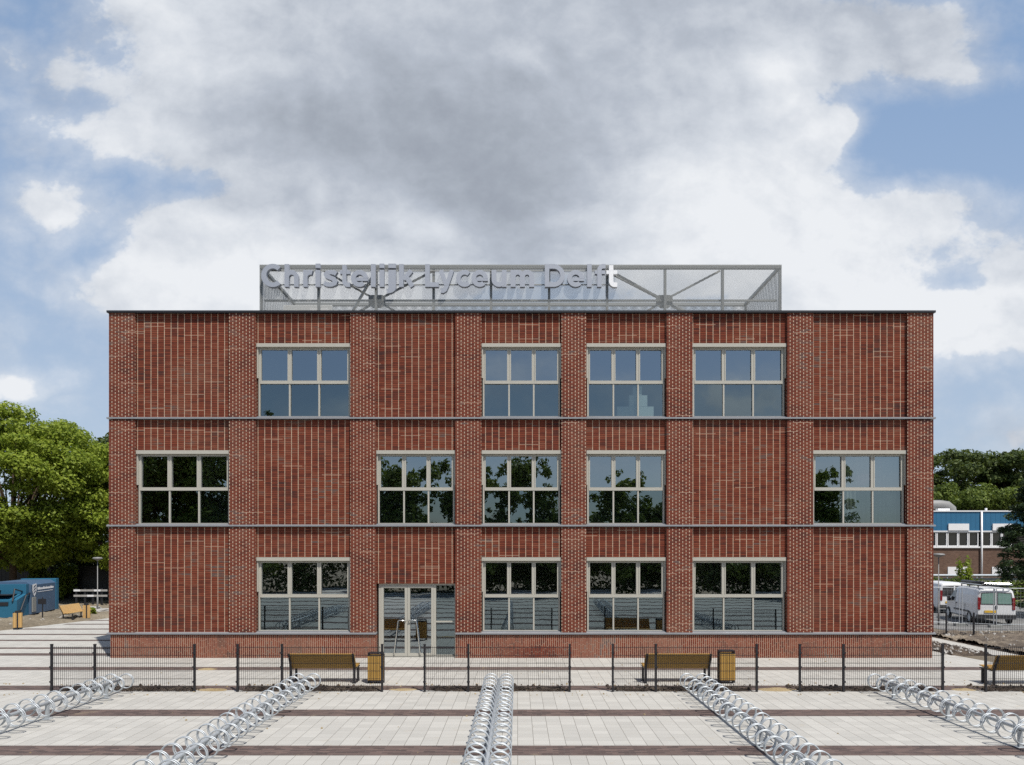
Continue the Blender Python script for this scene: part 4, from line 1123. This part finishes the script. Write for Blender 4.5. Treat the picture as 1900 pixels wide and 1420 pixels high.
# ------------------------------------------------------------------ vans
def make_van(loc, rzv, label, rear_glass=None):
    """local: rear at y=0, nose towards +y, z up"""
    t = thing('van', label, 'van', loc, rzv, 'white delivery vans')
    # (y, half width, z bottom, z top, half width at roof)
    secs = [(0.00, .84, .46, 1.80, .70), (.05, .90, .36, 1.90, .76), (.5, .95, .32, 1.95, .79), (1.6, .96, .30, 1.96, .80), (2.75, .96, .30, 1.95, .79),
            (3.15, .955, .30, 1.90, .75), (3.55, .95, .30, 1.60, .78), (3.86, .94, .30, 1.27, .86), (4.30, .90, .32, 1.10, .80), (4.62, .80, .36, .95, .70), (4.74, .66, .42, .78, .56)]
    def ring(sec):
        y, w, zb, zt, wr = sec; belt = min(zt - .06, 1.08)
        half = [(w * .90, zb), (w, zb + .10), (w, zb + (belt - zb) * .6), (w * .99, belt), ((w * .99 + wr) / 2 + .02, (belt + zt) / 2 + .04), (wr + .015, zt - .10), (wr - .05, zt - .025), (wr * .6, zt), (0, zt + .012)]
        pts = [(x, y, z) for x, z in half]; pts += [(-x, y, z) for x, z in reversed(half[:-1])]; return pts
    mb = MB(); rings = [ring(s) for s in secs]; n = len(rings[0]); vs = [p for r_ in rings for p in r_]; fs = []
    for k in range(len(rings) - 1):
        for i in range(n): fs.append((k*n+i, k*n+(i+1) % n, (k+1)*n+(i+1) % n, (k+1)*n+i))
    fs.append(tuple(range(n))); fs.append(tuple((len(rings)-1)*n+i for i in range(n)))
    mb.add(vs, fs); mb.build('body', M_silver, t, smooth=False, world=False)
    # rear windows
    for s in (-1, 1):
        ws = [(s * .08, 1.13), (s * .70, 1.13), (s * .665, 1.66), (s * .08, 1.70)]
        rim = [(s * .05, 1.09), (s * .745, 1.09), (s * .70, 1.70), (s * .05, 1.74)]
        MB().prism(rim, 'y', -.012, .02).build('window_rim', M_plastic, t, world=False)
        MB().prism(ws, 'y', -.018, -.0125).build('rear_window', rear_glass or M_greenglass, t, world=False)
        MB().box(s * .80 - .065, s * .80 + .065, -.03, .03, .82, 1.46).build('tail_light', M_redlamp, t, world=False, bevel=.02)
        # side door window, door lines, mirror
        q = [(s * .965, 2.85, 1.10), (s * .955, 3.62, 1.10), (s * .845, 3.30, 1.66), (s * .84, 2.88, 1.72)]
        m2 = MB(); m2.add(q + [(p[0] + s * .012, p[1], p[2]) for p in q], [(0, 1, 2, 3), (7, 6, 5, 4), (0, 4, 5, 1), (1, 5, 6, 2), (2, 6, 7, 3), (3, 7, 4, 0)]); m2.build('side_window', M_darkglass, t, world=False)
        MB().box(s * .97, s * 1.13, 3.5, 3.62, 1.05, 1.33).build('mirror', M_plastic, t, world=False, bevel=.02)
        st = MB(); st.box(s * .945, s * .985, .95, 3.0, .62, .70); st.box(s * .955, s * .968, 2.74, 2.755, .45, 1.05); st.box(s * .955, s * .968, 1.42, 1.435, .45, 1.05); st.box(s * .955, s * .985, 2.58, 2.70, .98, 1.02)
        st.build('side_trim', M_plastic, t, world=False)
        MB().box(s * .56 - .13, s * .56 + .13, 4.52, 4.70, .72, .92).build('headlight', M_greenglass, t, world=False, bevel=.03)
        for yw in (.85, 3.9):
            n2 = 22; wm = MB(); pr = [(.20, .86), (.33, .86), (.345, .90), (.345, .955), (.31, .98), (.21, .985)]
            vs = [(s * xx, yw + r * math.cos(2*PI*i/n2), .345 + r * math.sin(2*PI*i/n2)) for r, xx in pr for i in range(n2)]
            fs = [(k*n2+i, k*n2+(i+1) % n2, (k+1)*n2+(i+1) % n2, (k+1)*n2+i) for k in range(len(pr)-1) for i in range(n2)]
            wm.add(vs, fs); wh = wm.build('wheel', M_rubber, t, smooth=True, world=False)
            n3 = 14; rm_ = MB(); rm_.prism([(yw + .215 * math.cos(2*PI*i/n3), .345 + .215 * math.sin(2*PI*i/n3)) for i in range(n3)], 'x', s * .93, s * .975)
            rm_.build('rim', M_galv, wh, world=False)
    MB().box(-.90, .90, -.07, .25, .34, .56).build('bumper', M_plastic, t, world=False, bevel=.03)
    MB().box(-.80, .80, 4.55, 4.80, .30, .55).build('bumper', M_plastic, t, world=False, bevel=.03)
    MB().box(-.55, -.02, -.03, -.013, .66, .78).build('licence_plate', M_yplate, t, world=False)
    MB().box(-.26, .26, 4.805, 4.82, .46, .58).build('licence_plate', M_yplate, t, world=False)
    MB().box(-.05, .05, -.028, -.005, .86, 1.04).build('door_handle', M_plastic, t, world=False)
    ws = [(-.80, 3.82, 1.22), (.80, 3.82, 1.22), (.68, 3.20, 1.86), (-.68, 3.20, 1.86)]
    m2 = MB(); nn = Vector((0, .64, .62)).normalized() * .05; m2.add([tuple(Vector(p) + nn * .5) for p in ws] + [tuple(Vector(p) + nn * 1.1) for p in ws], [(3, 2, 1, 0), (4, 5, 6, 7), (0, 1, 5, 4), (1, 2, 6, 5), (2, 3, 7, 6), (3, 0, 4, 7)])
    m2.build('windscreen', M_darkglass, t, world=False)
    return t
def local_pt(t, p): return Matrix.Translation(t.location) @ Matrix.Rotation(t.rotation_euler.z, 4, 'Z') @ Vector(p)
vx, vy = ground(1848.5, 1160)
SCL = .93
v1 = make_van((vx, vy, -.02), R(-14), 'white van seen from behind with a loaded roof rack'); v1.scale = (SCL,) * 3
rk = thing('roof_rack', 'dark roof rack carrying ladders and tubes on top of the white van', 'roof rack', v1.location, v1.rotation_euler.z); rk.scale = v1.scale
mb = MB()
for yy in (.35, 1.5, 2.6): mb.box(-.74, .74, yy, yy + .05, 2.04, 2.08); mb.box(-.72, -.68, yy, yy + .05, 1.9, 2.039); mb.box(.68, .72, yy, yy + .05, 1.9, 2.039)
mb.build('cross_bar', M_black, rk, world=False)
mb = MB()
for xx in (-.72, .72): mb.tube([(xx, -.1, 2.12), (xx, 2.9, 2.12)], .025, 8)
mb.tube([(-.72, -.1, 2.12), (-.6, -.16, 2.2), (.6, -.16, 2.2), (.72, -.1, 2.12)], .025, 8); mb.build('side_rail', M_steel, rk, world=False)
mb = MB(); mb.tube([(-.5, -.05, 2.2), (-.5, 3.1, 2.2)], .09, 12); mb.build('carrier_tube', M_black, rk, world=False, smooth=True)
mb = MB()
for xx in (.05, .45): mb.box(xx - .02, xx + .02, -.12, 2.9, 2.1, 2.16)
for k in range(11): mb.box(.07, .43, k * .28, k * .28 + .035, 2.115, 2.145)
mb.build('ladder', M_galv, rk, world=False)
wx, wy = ground(1742, 1152)
v2 = make_van((25.35, 39.6, -.02), R(-4), 'white van with dark rear windows, half hidden by the school corner', M_darkglass); v2.scale = (SCL,) * 3
# building-site fence of thin galvanised frames
def site_fence(pts, label):
    t = thing('site_fence', label, 'fence', (pts[0][0], pts[0][1], 0))
    for (xa, ya), (xb, yb2) in zip(pts[:-1], pts[1:]):
        mb = MB(); a = Vector((xa, ya, 0)); b = Vector((xb, yb2, 0)); d = (b - a); e = d.normalized() * .06
        p, q = a + e, b - e; mb.tube([p + Vector((0, 0, .1)), p + Vector((0, 0, 1.85)), q + Vector((0, 0, 1.85)), q + Vector((0, 0, .1))], .021, 7)
        mb.tube([p + Vector((0, 0, .15)), q + Vector((0, 0, .15))], .012, 6)
        mb.build('frame', M_galv, t)
        wi = MB(); n = int(d.length / .16)
        for i in range(1, n):
            r = p.lerp(q, i / n); wi.bar(r + Vector((0, 0, .15)), r + Vector((0, 0, 1.84)), .0035, .0035)
        for k in range(1, 7): wi.bar(p + Vector((0, 0, .15 + k * .26)), q + Vector((0, 0, .15 + k * .26)), .0035, .0035)
        wi.build('wire_mesh', M_galv, t)
    for xa, ya in pts: MB().box(xa - .3, xa + .3, ya - .11, ya + .11, -.02, .12).build('foot_block', M_dsteel, t, bevel=.02)
fy_ = 31.9
site_fence([((1700 - 960) * 33.6 / F, 33.6), ((1782.5 - 960) * 33.0 / F, 33.0), ((1846.5 - 960) * 32.3 / F, 32.3), ((1935 - 960) * 32.2 / F, 32.2)], 'thin galvanised site fence standing in front of the vans')

# ------------------------------------------------------------------ what stands behind the camera and shows in the windows
def backwood():
    rr = random.Random(90); cs, rs = [], []
    spec = [(-33, -13, 14.5, 4.5), (-28.5, -14, 15.0, 4.8), (-24, -15, 15.5, 4.5), (-38, -14, 13, 5), (-31, -12, 12.5, 4.5), (-26, -12.5, 13, 4.5), (-17, -15, 8.6, 3.4), (-9.0, -13, 11.2, 3.0), (-3.2, -13, 10.6, 3.2), (1.5, -13, 11.6, 2.8), (8.6, -13, 9.8, 3.0), (13, -14, 7.5, 2.5), (20, -15, 7.2, 3.2), (25.5, -14, 10.8, 2.9), (33, -16, 6.0, 4)]
    for (x, y, h, r) in spec:
        for k in range(44):
            a = rr.uniform(0, 2 * PI); q = rr.random() ** .5; f = rr.random()
            cr = r * (1 - .55 * f)
            cs.append((x + cr * q * math.cos(a), y + cr * q * math.sin(a), 1.8 + f * (h - 2.4))); s = rr.uniform(.6, 1.15); rs.append((s * 1.15, s * 1.15, s * .85))
        for k in range(34):
            a = rr.uniform(0, 2 * PI); f = rr.uniform(.35, 1.08); cr = r * (1.15 - .5 * f)
            cs.append((x + cr * 1.15 * math.cos(a), y + cr * math.sin(a), 1.8 + f * (h - 2.0))); s = rr.uniform(.25, .5); rs.append((s * 1.3, s, s * 1.1))
    for x0, x1, zt in ((-40, -20, 11), (-16, -1, 6.9), (-1, 13, 5.0), (16, 40, 5.6)):
        for k in range(int((x1 - x0) * 4)):
            s = rr.uniform(.7, 1.2); cs.append((rr.uniform(x0, x1), rr.uniform(-16.5, -15), 1 + (zt - 2) * rr.random())); rs.append((1.2 * s, 1.0 * s, .9 * s))
    o = leaf_mesh('woodland', cs, rs, 170000, .20, M_leaf_mid, None, 90, .3)
    tag(o, 'belt of dark trees across the yard, mirrored in the middle row of windows', 'woodland', kind='stuff')
backwood()
hedge(-46, 46, -14.6, -13.2, 0, 3.6, 26000, .2, M_leaf_dark, 'dark hedge across the yard, mirrored in the ground floor windows', 91, step=1.6)

# ------------------------------------------------------------------ render settings
scene.view_settings.view_transform = 'Standard'; scene.view_settings.look = 'None'
scene.view_settings.exposure = 0; scene.view_settings.gamma = 1
scene.render.engine = 'CYCLES'
cy = scene.cycles
cy.max_bounces = 8; cy.diffuse_bounces = 3; cy.glossy_bounces = 4; cy.transparent_max_bounces = 24; cy.transmission_bounces = 4
cy.caustics_reflective = False; cy.caustics_refractive = False; cy.use_denoising = False
